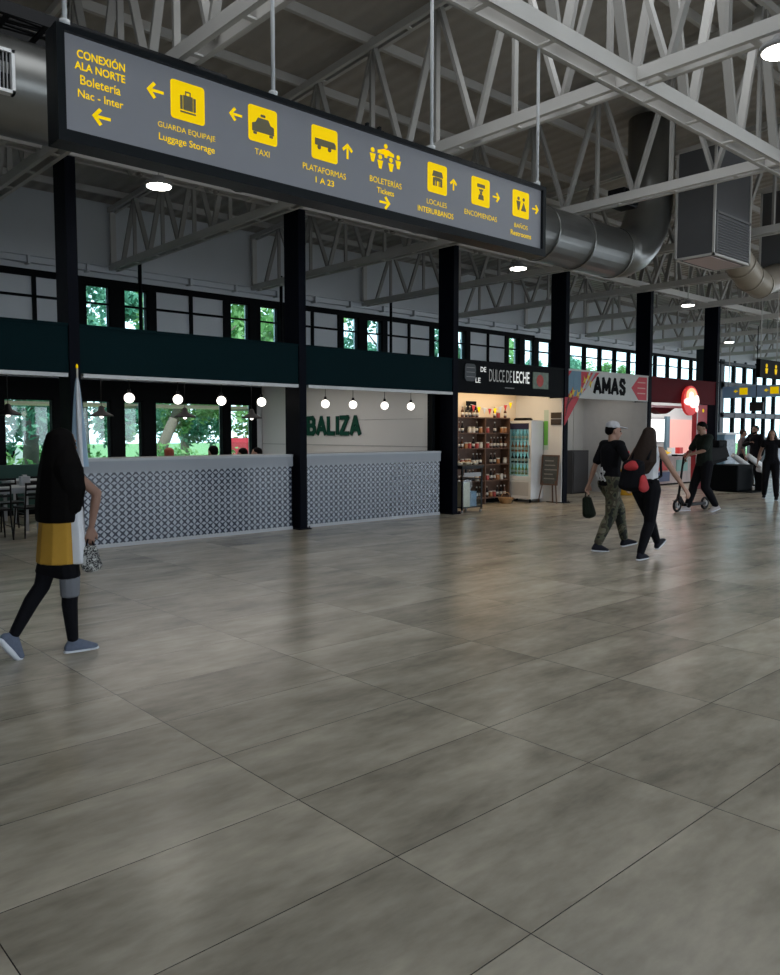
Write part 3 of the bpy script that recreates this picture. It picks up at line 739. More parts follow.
# Tables and seats of the bar lounge on the left
def make_table(x, y, label):
    t = thing('dining_table', label, 'table', (x, y, 0))
    ob('tabletop', box(bm_new(), x-0.55, x+0.55, y-0.35, y+0.35, 0.72, 0.755), M_table, t, bev=0.008)
    ob('apron', box(bm_new(), x-0.5, x+0.5, y-0.3, y+0.3, 0.66, 0.72), M_table, t)
    for sx in (-0.46, 0.46):
        for sy in (-0.28, 0.28): ob('leg', box(bm_new(), x+sx-0.025, x+sx+0.025, y+sy-0.025, y+sy+0.025, 0, 0.70), M_table, t)
    return t
t0 = make_table(3.85, 13.15, 'white four-legged table nearest the longer counter, left of the woman')
dup(t0, (5.0, 15.0, 0), 0, 'white four-legged table farther back by the green bench')
dup(t0, (2.2, 13.6, 0), 0, 'white four-legged table at the left edge of the photo')
def make_chair(x, y, label):
    t = thing('dining_chair', label, 'chair', (x, y, 0))
    def P(px, py, z): return (x+px, y+py, z)
    ob('seat', box(bm_new(), x-0.2, x+0.2, y-0.2, y+0.2, 0.44, 0.47), M_blackp, t, bev=0.008)
    for sx in (-1, 1):
        ob('leg', cone(bm_new(), P(sx*0.17, 0.17, 0.45), P(sx*0.2, 0.2, 0), 0.014, 0.012, 8), M_blackp, t)
        ob('leg', cone(bm_new(), P(sx*0.17, -0.17, 0.45), P(sx*0.2, -0.2, 0), 0.014, 0.012, 8), M_blackp, t)
    g = bm_new()
    for sx in (-1, 1): cone(g, P(sx*0.18, -0.19, 0.45), P(sx*0.17, -0.23, 0.84), 0.013, 0.013, 8)
    for z in (0.66, 0.74, 0.82): bar(g, P(-0.18, -0.215, z), P(0.18, -0.215, z), 0.015, 0.035)
    ob('backrest', g, M_blackp, t)
    g = bm_new()
    for sx in (-1, 1): bar(g, P(sx*0.19, -0.19, 0.2), P(sx*0.19, 0.19, 0.2), 0.012, 0.012)
    ob('stretcher', g, M_blackp, t)
    return t
ch0 = make_chair(3.6, 12.65, 'black chair on the near side of the nearest white table')
chs = [(4.15, 12.7, 0.1, 'black chair just left of the long-haired woman'), (3.55, 13.7, PI, 'black chair behind the nearest white table'), (4.15, 13.75, PI, 'black chair behind the nearest white table, nearer the column'), (4.75, 14.5, 0, 'black chair at the farther white table, left one'), (5.3, 14.5, 0, 'black chair at the farther white table, right one'), (2.3, 13.1, 0, 'black chair at the white table by the left edge')]
for x, y, rz, lb in chs: dup(ch0, (x, y, 0), rz, lb)
t = thing('napkin_box', 'small white napkin box on the nearest white table', 'box', (4.22, 13.2, 0.755))
ob('box_body', box(bm_new(), 4.15, 4.29, 13.14, 13.26, 0.755, 0.90), M_table, t, bev=0.006)
ob('napkins', box(bm_new(), 4.19, 4.25, 13.17, 13.23, 0.895, 0.925), M_wcloth, t)
t = thing('banquette', 'dark green upholstered bench below the windows at the left', 'bench', (4.3, 16.4, 0))
ob('seat', box(bm_new(), 1.6, 6.6, 16.05, 16.6, 0.1, 0.47), M_sofa, t, bev=0.03)
ob('backrest', box(bm_new(), 1.6, 6.6, 16.6, 16.78, 0.1, 0.95), M_sofa, t, bev=0.03)
g = bm_new(); box(g, 1.65, 6.55, 16.1, 16.7, 0, 0.1); ob('plinth', g, M_black, t)
# flag beside column one
t = thing('flag_on_pole', 'furled white and pale blue flag hanging beside the first column', 'flag', (4.0, 10.36, 0))
ob('pole', cone(bm_new(), (4.0, 10.36, 0.03), (4.0, 10.36, 2.42), 0.014, 0.012, 10), M_steel, t)
ob('base', lathe(bm_new(), [(0.14, 0), (0.14, 0.02), (0.05, 0.04), (0.02, 0.05)], (4.0, 10.36, 0), 20), M_steel, t)
ob('finial', ball(bm_new(), (4.0, 10.36, 2.44), (0.015, 0.015, 0.035)), M_yel, t)
def furl(ph, m, a0, a1):
    g = bm_new(); rings = []
    for i in range(25):
        z = 2.30-1.15*i/24; r = 0.012+0.078*(i/24)**0.7; row = []
        for k in range(13):
            a = a0+(a1-a0)*k/12; q = r*(1+0.28*math.sin(a*5+ph+z*3))
            row.append(g.verts.new((4.0+q*math.cos(a), 10.36+q*math.sin(a), z)))
        rings.append(row)
    for p, q in zip(rings, rings[1:]):
        for k in range(12): g.faces.new((p[k], p[k+1], q[k+1], q[k])).smooth = True
    return ob('cloth_stripe', g, m, t)
furl(0, M_skyb, 2.2, 3.9); furl(0, M_wcloth, 3.9, 5.2); furl(0, M_skyb, 5.2, 6.4); furl(0, M_wcloth, 0.1, 2.2)

# ================================================================== SWEET SHOP (DULCE DE LECHE)
F1 = fascia(COLX[2]+0.075, COLX[3]-0.075, M_black, 'shop_sign', 'black shop sign reading DULCE DE LECHE in white letters', 'sign')
PF = on_y(10.615)
lettering('DULCE DE', 12.76, 2.745, 0.72, 0.25, PF, mat('dim_white_letter', (0.5,0.5,0.48), 0.6), F1, 0.0)
lettering('LECHE', 13.44, 2.745, 0.54, 0.25, PF, M_wletter, F1, 0.015)
lettering('DE', 12.22, 2.85, 0.17, 0.10, PF, M_wletter, F1, 0.02); lettering('LE', 12.06, 2.63, 0.15, 0.10, PF, M_wletter, F1, 0.02)
g = bm_new(); box(g, 12.9, 13.2, 10.612, 10.616, 2.50, 2.52); ob('small_print', g, mat('dim_print', (0.2,0.2,0.2), 0.6), F1)
g = bm_new(); poly(g, rrect(11.66, 11.98, 2.60, 2.94, 0.08), 0.02, PF); ob('emblem', g, mat('dark_emblem', (0.03,0.035,0.04), 0.5), F1)
for z in (2.68, 2.77, 2.86):
    ob('emblem_band', box(bm_new(), 11.70, 11.94, 10.588, 10.596, z, z+0.012), mat('dim_print', (0.2,0.2,0.2)), F1)
p = ob('picture_panel', box(bm_new(), 13.83, 14.36, 10.60, 10.62, 2.53, 2.88), mat('picture_green', (0.14,0.18,0.14), 0.6, var=0.5, scale=14), F1)
ob('picture_motif', poly(bm_new(), circ(14.06, 2.70, 0.12, 0.13), 0.006, on_y(10.60)), mat('motif_red', (0.40,0.05,0.04), 0.6, var=0.4, scale=14), p)
# shop floor mat tone, ceiling spots
for k, x in enumerate((12.2, 13.2, 14.2)):
    t = thing('spot_lamp', ['left', 'middle', 'right'][k]+' small warm ceiling spot in the sweet shop', 'spot lamp', (x, 11.2, 2.74))
    ob('trim_ring', lathe(bm_new(), [(0.07, 0), (0.07, 0.02)], (x, 11.2, 2.74)), M_wp, t); ob('lens', lathe(bm_new(), [(0.055, -0.01), (0.055, 0.0)], (x, 11.2, 2.74)), M_spot, t)
def area(name, loc, rot, sx, sy, e, col):
    li = bpy.data.lights.new(name, 'AREA'); li.shape = 'RECTANGLE'; li.size = sx; li.size_y = sy; li.energy = e; li.color = col
    lo = bpy.data.objects.new(name, li); C.objects.link(lo); lo.location = loc; lo.rotation_euler = rot; return lo
area('sweet_shop_light', (13.1, 11.3, 2.70), (0,0,0), 3.0, 0.8, 24, (1, 0.76, 0.48))
area('stall_light', (16.9, 11.6, 2.70), (0,0,0), 2.4, 0.8, 9, (1, 0.92, 0.82))
area('red_shop_light', (22.2, 11.9, 2.72), (0,0,0), 5.0, 1.4, 48, (1, 0.95, 0.92))
area('bar_light', (7.5, 13.6, 2.70), (0,0,0), 6.0, 3.0, 48, (1, 0.93, 0.88))

SHF = thing('display_shelf', 'dark wooden wall shelf full of small bottles in the sweet shop', 'shelf', (13.1, 11.8, 0))
ob('back_board', box(bm_new(), 11.9, 14.36, 11.90, 11.92, 0.1, 1.92), M_wood, SHF)
SZ = [0.12, 0.5, 0.86, 1.22, 1.56, 1.90]
for z in SZ: ob('shelf_board', box(bm_new(), 11.9, 14.36, 11.66, 11.90, z, z+0.025), M_wood, SHF)
for x in (11.9, 12.6, 13.5, 14.33): ob('upright', box(bm_new(), x, x+0.03, 11.65, 11.90, 0, 1.92), M_wood, SHF)
BC = [mat('bottle_brown', (0.10,0.035,0.015), 0.2, spec=0.8), mat('bottle_dark', (0.02,0.015,0.015), 0.15), mat('jar_caramel', (0.35,0.14,0.04), 0.3), mat('jar_label_white', (0.6,0.55,0.48), 0.5), mat('bottle_green', (0.03,0.09,0.04), 0.2), mat('jar_red', (0.4,0.05,0.04), 0.4)]
def proto_bottle(m, kind):
    t = thing('bottle' if kind == 'b' else 'jar', None, 'bottle' if kind == 'b' else 'jar', (0,0,-50))
    if kind == 'b':
        ob('glass_body', lathe(bm_new(), [(0.032,0),(0.034,0.01),(0.034,0.13),(0.014,0.17),(0.013,0.22)], n=12), m, t, False)
        ob('cap', lathe(bm_new(), [(0.016,0.215),(0.016,0.245)], n=10), BC[3], t, False)
        ob('paper_label', lathe(bm_new(), [(0.0352,0.04),(0.0352,0.10)], n=12), BC[3], t, False)
    else:
        ob('glass_body', lathe(bm_new(), [(0.042,0),(0.045,0.01),(0.045,0.09),(0.036,0.11)], n=12), m, t, False)
        ob('lid', lathe(bm_new(), [(0.042,0.105),(0.042,0.13)], n=12), BC[3], t, False)
    return t
protos = [proto_bottle(BC[0], 'b'), proto_bottle(BC[1], 'b'), proto_bottle(BC[2], 'j'), proto_bottle(BC[3], 'j'), proto_bottle(BC[5], 'j')]
words5 = ['lowest', 'second', 'third', 'fourth', 'fifth', 'top']
for r, z in enumerate(SZ):
    x = 12.72
    while x < 14.3:
        if abs(x-13.515) > 0.06 and random.random() < 0.9:
            k = random.randrange(5)
            if r == 5: k = random.choice((0, 1, 0, 4))
            n_ = ['small brown bottle', 'small near-black bottle', 'caramel coloured jar', 'white jar', 'red jar'][k]
            dup(protos[k], (x+random.uniform(-0.01, 0.01), 11.74, z+0.025), 0, '%s on the %s shelf of the sweet shop' % (n_, words5[r]), '%ss on the %s shelf' % (n_, words5[r]))
        x += 0.12
# fridge
FX0, FX1, FY0, FY1, FH = 14.47, 14.91, 11.13, 11.88, 1.86
t = thing('drinks_fridge', 'white upright drinks fridge with glass door in the sweet shop', 'fridge', ((FX0+FX1)/2, (FY0+FY1)/2, 0))
g = bm_new()
box(g, FX1-0.05, FX1, FY0, FY1, 0.08, FH); box(g, FX0+0.04, FX1-0.05, FY0, FY0+0.04, 0.08, FH); box(g, FX0+0.04, FX1-0.05, FY1-0.04, FY1, 0.08, FH)
box(g, FX0+0.04, FX1-0.05, FY0+0.04, FY1-0.04, 0.08, 0.48); box(g, FX0+0.04, FX1-0.05, FY0+0.04, FY1-0.04, FH-0.1, FH)
ob('cabinet', g, M_wp, t)
ob('lining', box(bm_new(), FX1-0.07, FX1-0.055, FY0+0.05, FY1-0.05, 0.49, FH-0.11), M_fr_in, t)
for z in (0.62, 0.88, 1.14, 1.40): ob('wire_shelf', box(bm_new(), FX0+0.07, FX1-0.08, FY0+0.05, FY1-0.05, z, z+0.012), M_wp, t)
g = bm_new(); box(g, FX0, FX0+0.04, FY0, FY1, 0.52, 0.60); box(g, FX0, FX0+0.04, FY0, FY1, FH-0.06, FH); box(g, FX0, FX0+0.04, FY0, FY0+0.07, 0.60, FH-0.06); box(g, FX0, FX0+0.04, FY1-0.07, FY1, 0.60, FH-0.06)
d = ob('door', g, M_wp, t); ob('pane', box(bm_new(), FX0+0.015, FX0+0.02, FY0+0.07, FY1-0.07, 0.6, 1.66), M_clear, d)
ob('header_panel', box(bm_new(), FX0+0.01, FX0+0.025, FY0+0.07, FY1-0.07, 1.66, FH-0.06), mat('header_violet', (0.03,0.03,0.07), 0.4), d)
ob('handle', box(bm_new(), FX0-0.03, FX0, FY0+0.03, FY0+0.05, 1.0, 1.3), M_lampb, d)
ob('kick_panel', box(bm_new(), FX0, FX0+0.04, FY0, FY1, 0.08, 0.51), M_wp, t); ob('kick_outline', box(bm_new(), FX0-0.004, FX0, FY0+0.06, FY1-0.06, 0.15, 0.46), mat('grey_line', (0.5,0.5,0.5), 0.5), t)
for sx in (FX0+0.06, FX1-0.06):
    for sy in (FY0+0.06, FY1-0.06): ob('foot', cone(bm_new(), (sx, sy, 0), (sx, sy, 0.08), 0.025, 0.025, 8), M_blackp, t)
for r, (z, k, nn) in enumerate(((1.412, None, 'clear blue-lit bottle'), (1.152, 0, 'amber bottle'), (0.892, 1, 'dark bottle'), (0.632, 4, 'yellow-green bottle'))):
    pb = proto_bottle([mat('bottle_aqua', (0.35,0.6,0.62), 0.2), mat('bottle_amber', (0.45,0.13,0.03), 0.3), BC[1], mat('bottle_lime', (0.25,0.3,0.08), 0.3)][r], 'b')
    for j in range(6):
        y = FY0+0.125+j*0.10
        dup(pb, (FX0+0.12, y, z), 0, '%s on the %s shelf of the drinks fridge' % (nn, ['top', 'second', 'third', 'lowest'][r]), '%ss in the drinks fridge' % nn)
    protos.append(pb)
for pb in protos:
    for c in list(pb.children): bpy.data.objects.remove(c)
    bpy.data.objects.remove(pb)
t = thing('top_case', 'dark flat case lying on top of the drinks fridge', 'case', (14.6, 11.6, FH))
ob('case_body', box(bm_new(), 14.55, 14.8, 11.35, 11.7, FH, FH+0.05), M_blackp, t, bev=0.01); ob('case_lid', box(bm_new(), 14.57, 14.78, 11.37, 11.68, FH+0.05, FH+0.065), M_blackp, t)
t = thing('wall_poster', 'green and white poster on the wall right of the fridge', 'poster', (14.930, 11.07, 1.3))
ob('paper', box(bm_new(), 14.925, 14.935, 11.0, 11.125, 1.2, 2.1), mat('poster_pale', (0.45,0.55,0.5), 0.6), t)
ob('green_field', box(bm_new(), 14.920, 14.925, 11.01, 11.12, 1.3, 1.85), mat('poster_green', (0.12,0.40,0.06), 0.6), t)
t = thing('menu_board', 'dark menu board high on the wall by the fourth column', 'menu board', (14.910, 10.78, 1.75))
for z in (1.76, 1.91): ob('board_row', box(bm_new(), 14.902, 14.915, 10.64, 10.92, z, z+0.13), mat('menu_dark', (0.03,0.02,0.015), 0.5, var=0.6, scale=30), t)
# chalkboard easel leaning against the side wall, facing the shop
t = thing('chalkboard_easel', 'black chalkboard on thin wooden legs leaning beside the drinks fridge', 'chalkboard', (14.780, 10.82, 0))
def tx(z): return 14.700+z*0.10
g = bm_new()
vs = [g.verts.new(p) for p in ((tx(0.42), 10.62, 0.42), (tx(0.42), 11.04, 0.42), (tx(1.06), 11.04, 1.06), (tx(1.06), 10.62, 1.06))]
vs2 = [g.verts.new(v.co+V((0.02, 0, 0))) for v in vs]; g.faces.new(vs); g.faces.new(vs2[::-1])
for i in range(4): g.faces.new((vs[i], vs2[i], vs2[(i+1)%4], vs[(i+1)%4]))
ob('board', g, mat('chalkboard', (0.05,0.058,0.06), 0.7, var=0.7, scale=22), t)
g = bm_new()
for (ya, za), (yb, zb) in (((10.60,0.42),(11.06,0.42)),((10.60,1.07),(11.06,1.07)),((10.61,0.42),(10.61,1.07)),((11.05,0.42),(11.05,1.07))): bar(g, (tx(za)-0.004, ya, za), (tx(zb)-0.004, yb, zb), 0.028, 0.028)
ob('frame', g, M_wood, t)
for q in range(5):
    g = bm_new(); z = 0.94-q*0.1; box(g, tx(z)-0.006, tx(z)-0.002, 10.98-0.24-0.05*(q % 3), 10.98, z, z+0.025); ob('chalk_line', g, mat('chalk', (0.22,0.22,0.22), 0.9), t)
for a, b in (((tx(0.5), 10.66, 0.5), (14.680, 10.57, 0)), ((tx(0.5), 11.0, 0.5), (14.680, 11.08, 0)), ((tx(1.0)+0.03, 10.82, 1.0), (14.880, 10.82, 0))): ob('leg', bar(bm_new(), a, b, 0.025, 0.025), M_wood, t)
# snack stand beside column three
t = thing('snack_trolley', 'dark metal snack trolley with glass side beside the third column', 'trolley', (11.8, 10.75, 0))
x0, x1, y0, y1 = 11.55, 12.15, 10.55, 11.0
g = bm_new()
for x in (x0, x1-0.03):
    for y in (y0, y1-0.03): box(g, x, x+0.03, y, y+0.03, 0.06, 0.9)
for z in (0.1, 0.66, 0.87): box(g, x0, x1, y0, y1, z, z+0.02)
ob('frame', g, M_blackp, t)
ob('glass_side', box(bm_new(), x0+0.03, x1-0.03, y0+0.005, y0+0.01, 0.12, 0.66), M_clear, t)
ob('tray', box(bm_new(), x0-0.02, x1+0.02, y0-0.02, y1+0.02, 0.89, 0.94), M_blackp, t)
ob('name_strip', box(bm_new(), x0+0.05, x1-0.05, y0-0.004, y0, 0.72, 0.80), mat('strip_grey', (0.35,0.35,0.35), 0.5), t)
ob('stock', box(bm_new(), x0+0.1, x0+0.28, y0+0.05, y1-0.05, 0.12, 0.6), mat('stock_cream', (0.45,0.38,0.25), 0.6, var=0.4), t)
ob('stock', box(bm_new(), x0+0.31, x0+0.48, y0+0.05, y1-0.08, 0.12, 0.42), mat('stock_blue', (0.3,0.4,0.55), 0.6, var=0.4), t)
for x in (x0+0.03, x1-0.03):
    for y in (y0+0.03, y1-0.03): ob('caster', ball(bm_new(), (x, y, 0.03), 0.03, 1), M_lampb, t)
for k, (x, y) in enumerate(((11.66, 10.72), (11.80, 10.66), (11.95, 10.74), (12.06, 10.66), (11.74, 10.86), (11.93, 10.88))):
    g = bm_new(); ball(g, (0, 0, 0.035), (0.075, 0.05, 0.035)); o = ob('snack_packet', g, mat('packet_paper', (0.5,0.44,0.34), 0.6, var=0.3, scale=20)); o.location = (x, y, 0.94); o.rotation_euler = (0, 0, k*1.1)
    tag(o, 'pale wrapped snack packet lying on top of the snack trolley', 'packet', 'packets on the snack trolley')
t = thing('wicker_basket', 'small wicker basket on the floor under the bottle shelf', 'basket', (13.95, 11.42, 0))
ob('basket_body', lathe(bm_new(), [(0.12,0),(0.17,0.12),(0.18,0.13)], (13.95, 11.42, 0), 16), M_wood2, t); ob('handle', tube(bm_new(), [(13.95+0.17*math.cos(a), 11.42, 0.12+0.13*math.sin(a)) for a in [PI*i/8 for i in range(9)]], 0.01, 6), M_wood2, t)
# bunting
t = thing('bunting', 'string of coloured paper pennants above the bottle shelf', 'bunting', (14.0, 11.64, 2.1))
pts = [(13.0+0.18*i, 11.64, 2.20-0.16*math.sin(PI*i/9)+0.02*i) for i in range(9)]
ob('string', tube(bm_new(), pts, 0.005, 5), M_wp, t)
for i, (p, q) in enumerate(zip(pts, pts[1:])):
    g = bm_new(); mx_ = (p[0]+q[0])/2; zz = (p[2]+q[2])/2
    poly(g, [(mx_-0.06, zz), (mx_+0.06, zz), (mx_, zz-0.14)], 0.004, on_y(11.64)); ob('pennant', g, [M_redb, M_yel, M_wcloth][i % 3], t)
t = thing('price_board', 'small dark price board standing on the top shelf', 'board', (13.2, 11.86, 1.93))
ob('board_face', box(bm_new(), 13.1, 13.42, 11.85, 11.87, 2.08, 2.28), M_black, t); ob('prop_foot', box(bm_new(), 13.24, 13.28, 11.83, 11.89, 1.926, 2.1), M_black, t)

# ================================================================== WHITE STALL (AMAS)
F2 = fascia(COLX[3]+0.075, COLX[4]-0.075, M_wsign, 'shop_sign', 'white shop sign reading AMAS with a striped coloured left end', 'sign')
PA = on_y(10.62)
for ch, x_, w_ in (('A', 16.12, 0.34), ('M', 16.48, 0.36), ('A', 16.86, 0.34), ('S', 17.23, 0.27)): block_letter(ch, x_, w_, 2.49, 0.41, 0.095, PA, M_bletter, F2)
blu = mat('stripe_blue', (0.10,0.19,0.26), 0.6); redm = mat('stripe_red', (0.42,0.02,0.035), 0.6); yem = mat('stripe_yellow', (0.62,0.42,0.03), 0.6); grm = mat('stripe_grey', (0.3,0.3,0.3), 0.6)
def stripe(pts, m, nm_='diagonal_stripe', th=0.006): ob(nm_, poly(bm_new(), pts, th, PA), m, F2)
stripe([(15.0,2.38),(15.52,2.38),(16.35,2.98),(15.0,2.98)], redm)
stripe([(15.15,2.44),(15.62,2.98),(15.25,2.98),(15.0,2.72)], blu, th=0.009); stripe([(15.3,2.40),(15.62,2.44),(15.60,2.98),(15.33,2.98)], blu, th=0.012)
stripe([(15.75,2.6),(15.85,2.6),(16.2,2.98),(16.1,2.98)], grm, th=0.010); stripe([(15.55,2.42),(15.62,2.42),(16.0,2.98),(15.93,2.98)], M_wsign, th=0.010)
for k, (x, z) in enumerate(((15.75,2.78),(15.88,2.86),(15.98,2.72),(15.3,2.50),(15.48,2.46),(15.62,2.55),(15.2,2.42))):
    stripe([(x-0.07,z-0.06),(x-0.01,z-0.02),(x+0.02,z-0.09),(x+0.04,z),(x+0.10,z+0.05),(x+0.01,z+0.04),(x-0.03,z+0.11),(x-0.02,z+0.02)], yem, 'yellow_splash', th=0.016)
t = thing('hanging_banner', 'red striped triangular banner on the fourth column below the white sign', 'banner', (15.0, 10.58, 2.37))
ob('banner_cloth', poly(bm_new(), [(14.97,2.38),(15.52,2.38),(14.97,1.75)], 0.01, on_y(10.6)), redm, t)
for k in range(3): ob('banner_stripe', poly(bm_new(), [(14.97,2.30-0.17*k),(15.0,2.30-0.17*k),(15.40-0.13*k,2.38),(15.34-0.13*k,2.38)], 0.004, on_y(10.588)), mat('banner_dark', (0.10,0.01,0.015), 0.6), t)
stripe([(17.78,2.69),(18.12,2.97),(18.50,2.97),(18.50,2.40),(18.12,2.40)], redm, 'red_arrow')
for z in (2.55, 2.68, 2.82): ob('small_print', box(bm_new(), 18.05, 18.42, 10.606, 10.612, z, z+0.03), mat('print_pink', (0.5,0.25,0.22), 0.6), F2)
t = thing('dark_cabinet', 'tall dark cabinet against the back wall of the white stall', 'cabinet', (17.7, 12.2, 0))
ob('cabinet_body', box(bm_new(), 17.35, 18.08, 12.02, 12.4, 0.02, 1.12), mat('cabinet_grey', (0.035,0.033,0.035), 0.6), t); ob('door', box(bm_new(), 17.39, 18.04, 12.0, 12.02, 0.06, 1.08), mat('cabinet_door', (0.045,0.043,0.045), 0.6), t); ob('plinth', box(bm_new(), 17.37, 18.06, 12.04, 12.38, 0, 0.02), M_black, t)
t = thing('drinks_bin', 'yellow display bin with a red top between the two walkers', 'display bin', (18.12, 10.95, 0))
ob('bin_body', lathe(bm_new(), [(0.20,0),(0.25,0.03),(0.25,0.62),(0.23,0.65)], (18.12, 10.95, 0), 20), mat('bin_yellow', (0.55,0.28,0.01), 0.5), t)
ob('post', cone(bm_new(), (18.12, 10.95, 0.64), (18.12, 10.95, 0.9), 0.03, 0.03, 10), M_lampb, t); ob('red_header', box(bm_new(), 17.97, 18.27, 10.92, 10.98, 0.88, 1.12), M_redb, t, bev=0.02)

# ================================================================== RED SHOP
F3 = fascia(COLX[4]+0.075, COLX[5]+0.1, M_red, 'shop_sign', 'dark red shop fascia beside the glowing round logo', 'sign')
t = thing('logo_sign', 'glowing oval red and white logo sign on the red shop', 'sign', (20.9, 10.5, 2.2))
PB = on_y(10.58)
ob('housing', poly(bm_new(), circ(20.70, 2.45, 0.42, 0.40, 32), 0.07, on_y(10.615)), mat('logo_red', (0.5,0.03,0.03), 0.5, emit=(0.9,0.03,0.03), estr=0.25), t)
gl = mat('logo_glow', (1,0.9,0.85), 0.5, emit=(1, 0.72, 0.68), estr=0.85)
ob('glow_face', poly(bm_new(), circ(20.70, 2.55, 0.29, 0.24, 28), 0.02, on_y(10.544)), mat('logo_orange', (0.9,0.5,0.3), 0.5, emit=(1, 0.36, 0.18), estr=0.9), t)
g = bm_new()
for cx, cz, rx, rz in ((20.50,2.42,0.24,0.10),(20.78,2.38,0.22,0.13),(20.95,2.44,0.15,0.17),(20.66,2.57,0.13,0.12),(20.98,2.22,0.08,0.08)): poly(g, circ(cx, cz, rx, rz, 16), 0.012+0.002*cx%1*0.001, on_y(10.524))
ob('white_script', g, gl, t)
ob('bracket', box(bm_new(), 20.66, 20.74, 10.6, 10.63, 2.2, 2.7), M_black, t)
t = thing('red_pillar_panel', 'red wall panel under the right end of the red fascia', 'panel', (21.8, 10.8, 0))
ob('panel_board', box(bm_new(), 21.35, 22.0, 10.72, 10.84, 0, 2.36), mat('panel_red', (0.42,0.02,0.03), 0.5), t); ob('edge_strip', box(bm_new(), 21.38, 21.42, 10.70, 10.72, 0, 2.3), M_wp, t)
ob('notice', box(bm_new(), 21.7, 21.95, 10.705, 10.72, 1.45, 1.62), M_wsign, t); ob('round_badge', poly(bm_new(), circ(21.75, 2.2, 0.05), 0.01, on_y(10.72)), M_yel, t)
t = thing('red_awning', 'small scalloped dark red awning inside the red shop entrance', 'awning', (20.0, 11.1, 2.2))
g = bm_new(); poly(g, [(19.6+1.15*(i/12), 2.26-0.17*math.sin(PI*i/12)) for i in range(13)], 0.25, lambda x, y, d: V((x, 11.3-d, y))); ob('canopy', g, M_red, t)
ob('valance_rail', box(bm_new(), 18.7, 21.3, 11.02, 11.05, 2.26, 2.32), mat('valance_pink', (0.7,0.4,0.42), 0.5), t)
t = thing('photo_panel', 'large pale salmon panel inside the bright red shop', 'panel', (24.7, 12.9, 0.6))
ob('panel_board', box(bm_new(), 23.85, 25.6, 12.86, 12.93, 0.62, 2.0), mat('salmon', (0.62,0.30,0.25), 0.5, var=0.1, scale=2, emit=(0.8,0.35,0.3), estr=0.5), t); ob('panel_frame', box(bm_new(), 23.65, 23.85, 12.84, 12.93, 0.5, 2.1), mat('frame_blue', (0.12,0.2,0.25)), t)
t = thing('light_box', 'bright white light box left of the salmon panel', 'light box', (23.1, 12.9, 1.2))
ob('screen', box(bm_new(), 22.75, 23.5, 12.84, 12.88, 1.3, 2.0), mat('lightbox', (1,1,1), 0.5, emit=(1,1,1), estr=0.9), t); ob('case', box(bm_new(), 22.7, 23.55, 12.88, 12.93, 1.25, 2.05), M_lampb, t)
t = thing('shop_counter', 'white and red serving counter inside the red shop', 'counter', (22.5, 12.3, 0))
ob('counter_body', box(bm_new(), 20.9, 24.2, 12.1, 12.6, 0.05, 0.88), mat('counter_pale', (0.45,0.36,0.34), 0.5, var=0.35, scale=5), t); ob('countertop', box(bm_new(), 20.85, 24.25, 12.05, 12.65, 0.88, 0.93), M_wp, t); ob('plinth', box(bm_new(), 20.95, 24.15, 12.15, 12.55, 0, 0.05), M_black, t)
ob('red_front', box(bm_new(), 21.6, 22.4, 12.08, 12.1, 0.45, 0.8), M_redb, t); ob('blue_front', box(bm_new(), 21.7, 22.5, 12.08, 12.1, 0.12, 0.4), mat('front_blue', (0.05,0.08,0.2), 0.5), t); ob('teal_front', box(bm_new(), 22.9, 23.6, 12.08, 12.1, 0.4, 0.75), mat('front_teal', (0.2,0.4,0.36), 0.5), t)
t = thing('serving_tray', 'yellow round tray on the counter of the red shop', 'tray', (22.3, 12.3, 0.93))
ob('tray_dish', lathe(bm_new(), [(0.2,0),(0.3,0.05),(0.31,0.06)], (22.3, 12.3, 0.93), 20), M_yel, t); ob('food', ball(bm_new(), (22.3, 12.3, 1.0), (0.24, 0.24, 0.07)), mat('food_yellow', (0.7,0.5,0.1), 0.6, var=0.3), t)
for k, (x, m) in enumerate(((21.4, M_redb), (21.75, M_wp), (23.0, M_wp), (23.5, M_redb))):
    g = bm_new(); box(g, x-0.1, x+0.1, 12.25, 12.4, 0.93, 1.12); o = ob('snack_carton', g, m); setorigin(o, (x, 12.3, 0.93)); tag(o, '%s carton on the red shop counter, %s' % (['red', 'white', 'white', 'red'][k], ['leftmost of four', 'second from the left', 'right of the yellow tray', 'rightmost of four']  [k]), 'carton')
g = bm_new(); box(g, 22.42, 22.58, 11.04, 11.3, 0, 4.0); o = ob('corner_post', g, mat('post_blue_grey', (0.012,0.025,0.035), 0.5)); setorigin(o, (22.5, 11.17, 0)); tag(o, 'slate blue corner post right of the red shop', 'post')

# ================================================================== FAR END: signs, kiosk
t = thing('overhead_sign', 'distant pale blue overhead sign with yellow pictograms', 'sign', (28, 12, 2.8))
ob('face_panel', box(bm_new(), 28, 28.1, 9.6, 13.1, 2.80, 3.20), mat('far_sign_blue', (0.24,0.36,0.55), 0.5), t)
for y in (12.35, 11.3, 10.2):
    ob('pictogram', box(bm_new(), 27.985, 28, y-0.14, y+0.14, 2.90, 3.14), M_yel, t)
    g = bm_new(); PXX = lambda x, yy, d: V((28-d, -x, yy)); poly(g, [(-y-0.35,3.03),(-y-0.26,3.09),(-y-0.26,3.05),(-y-0.2,3.05),(-y-0.2,3.01),(-y-0.26,3.01),(-y-0.26,2.97)], 0.01, PXX); ob('arrow', g, M_yel, t)
for y in (10.2, 12.9): ob('hanger_rod', cone(bm_new(), (28.05, y, 3.2), (28.05, y, 6.7), 0.02, 0.02, 8), M_steel, t)
t = thing('hanging_sign', 'small dark hanging sign with yellow pictograms at the right edge', 'sign', (20, 8, 2.87))
ob('housing', box(bm_new(), 18.98, 21.9, 8.0, 8.1, 2.88, 3.30), M_black, t)
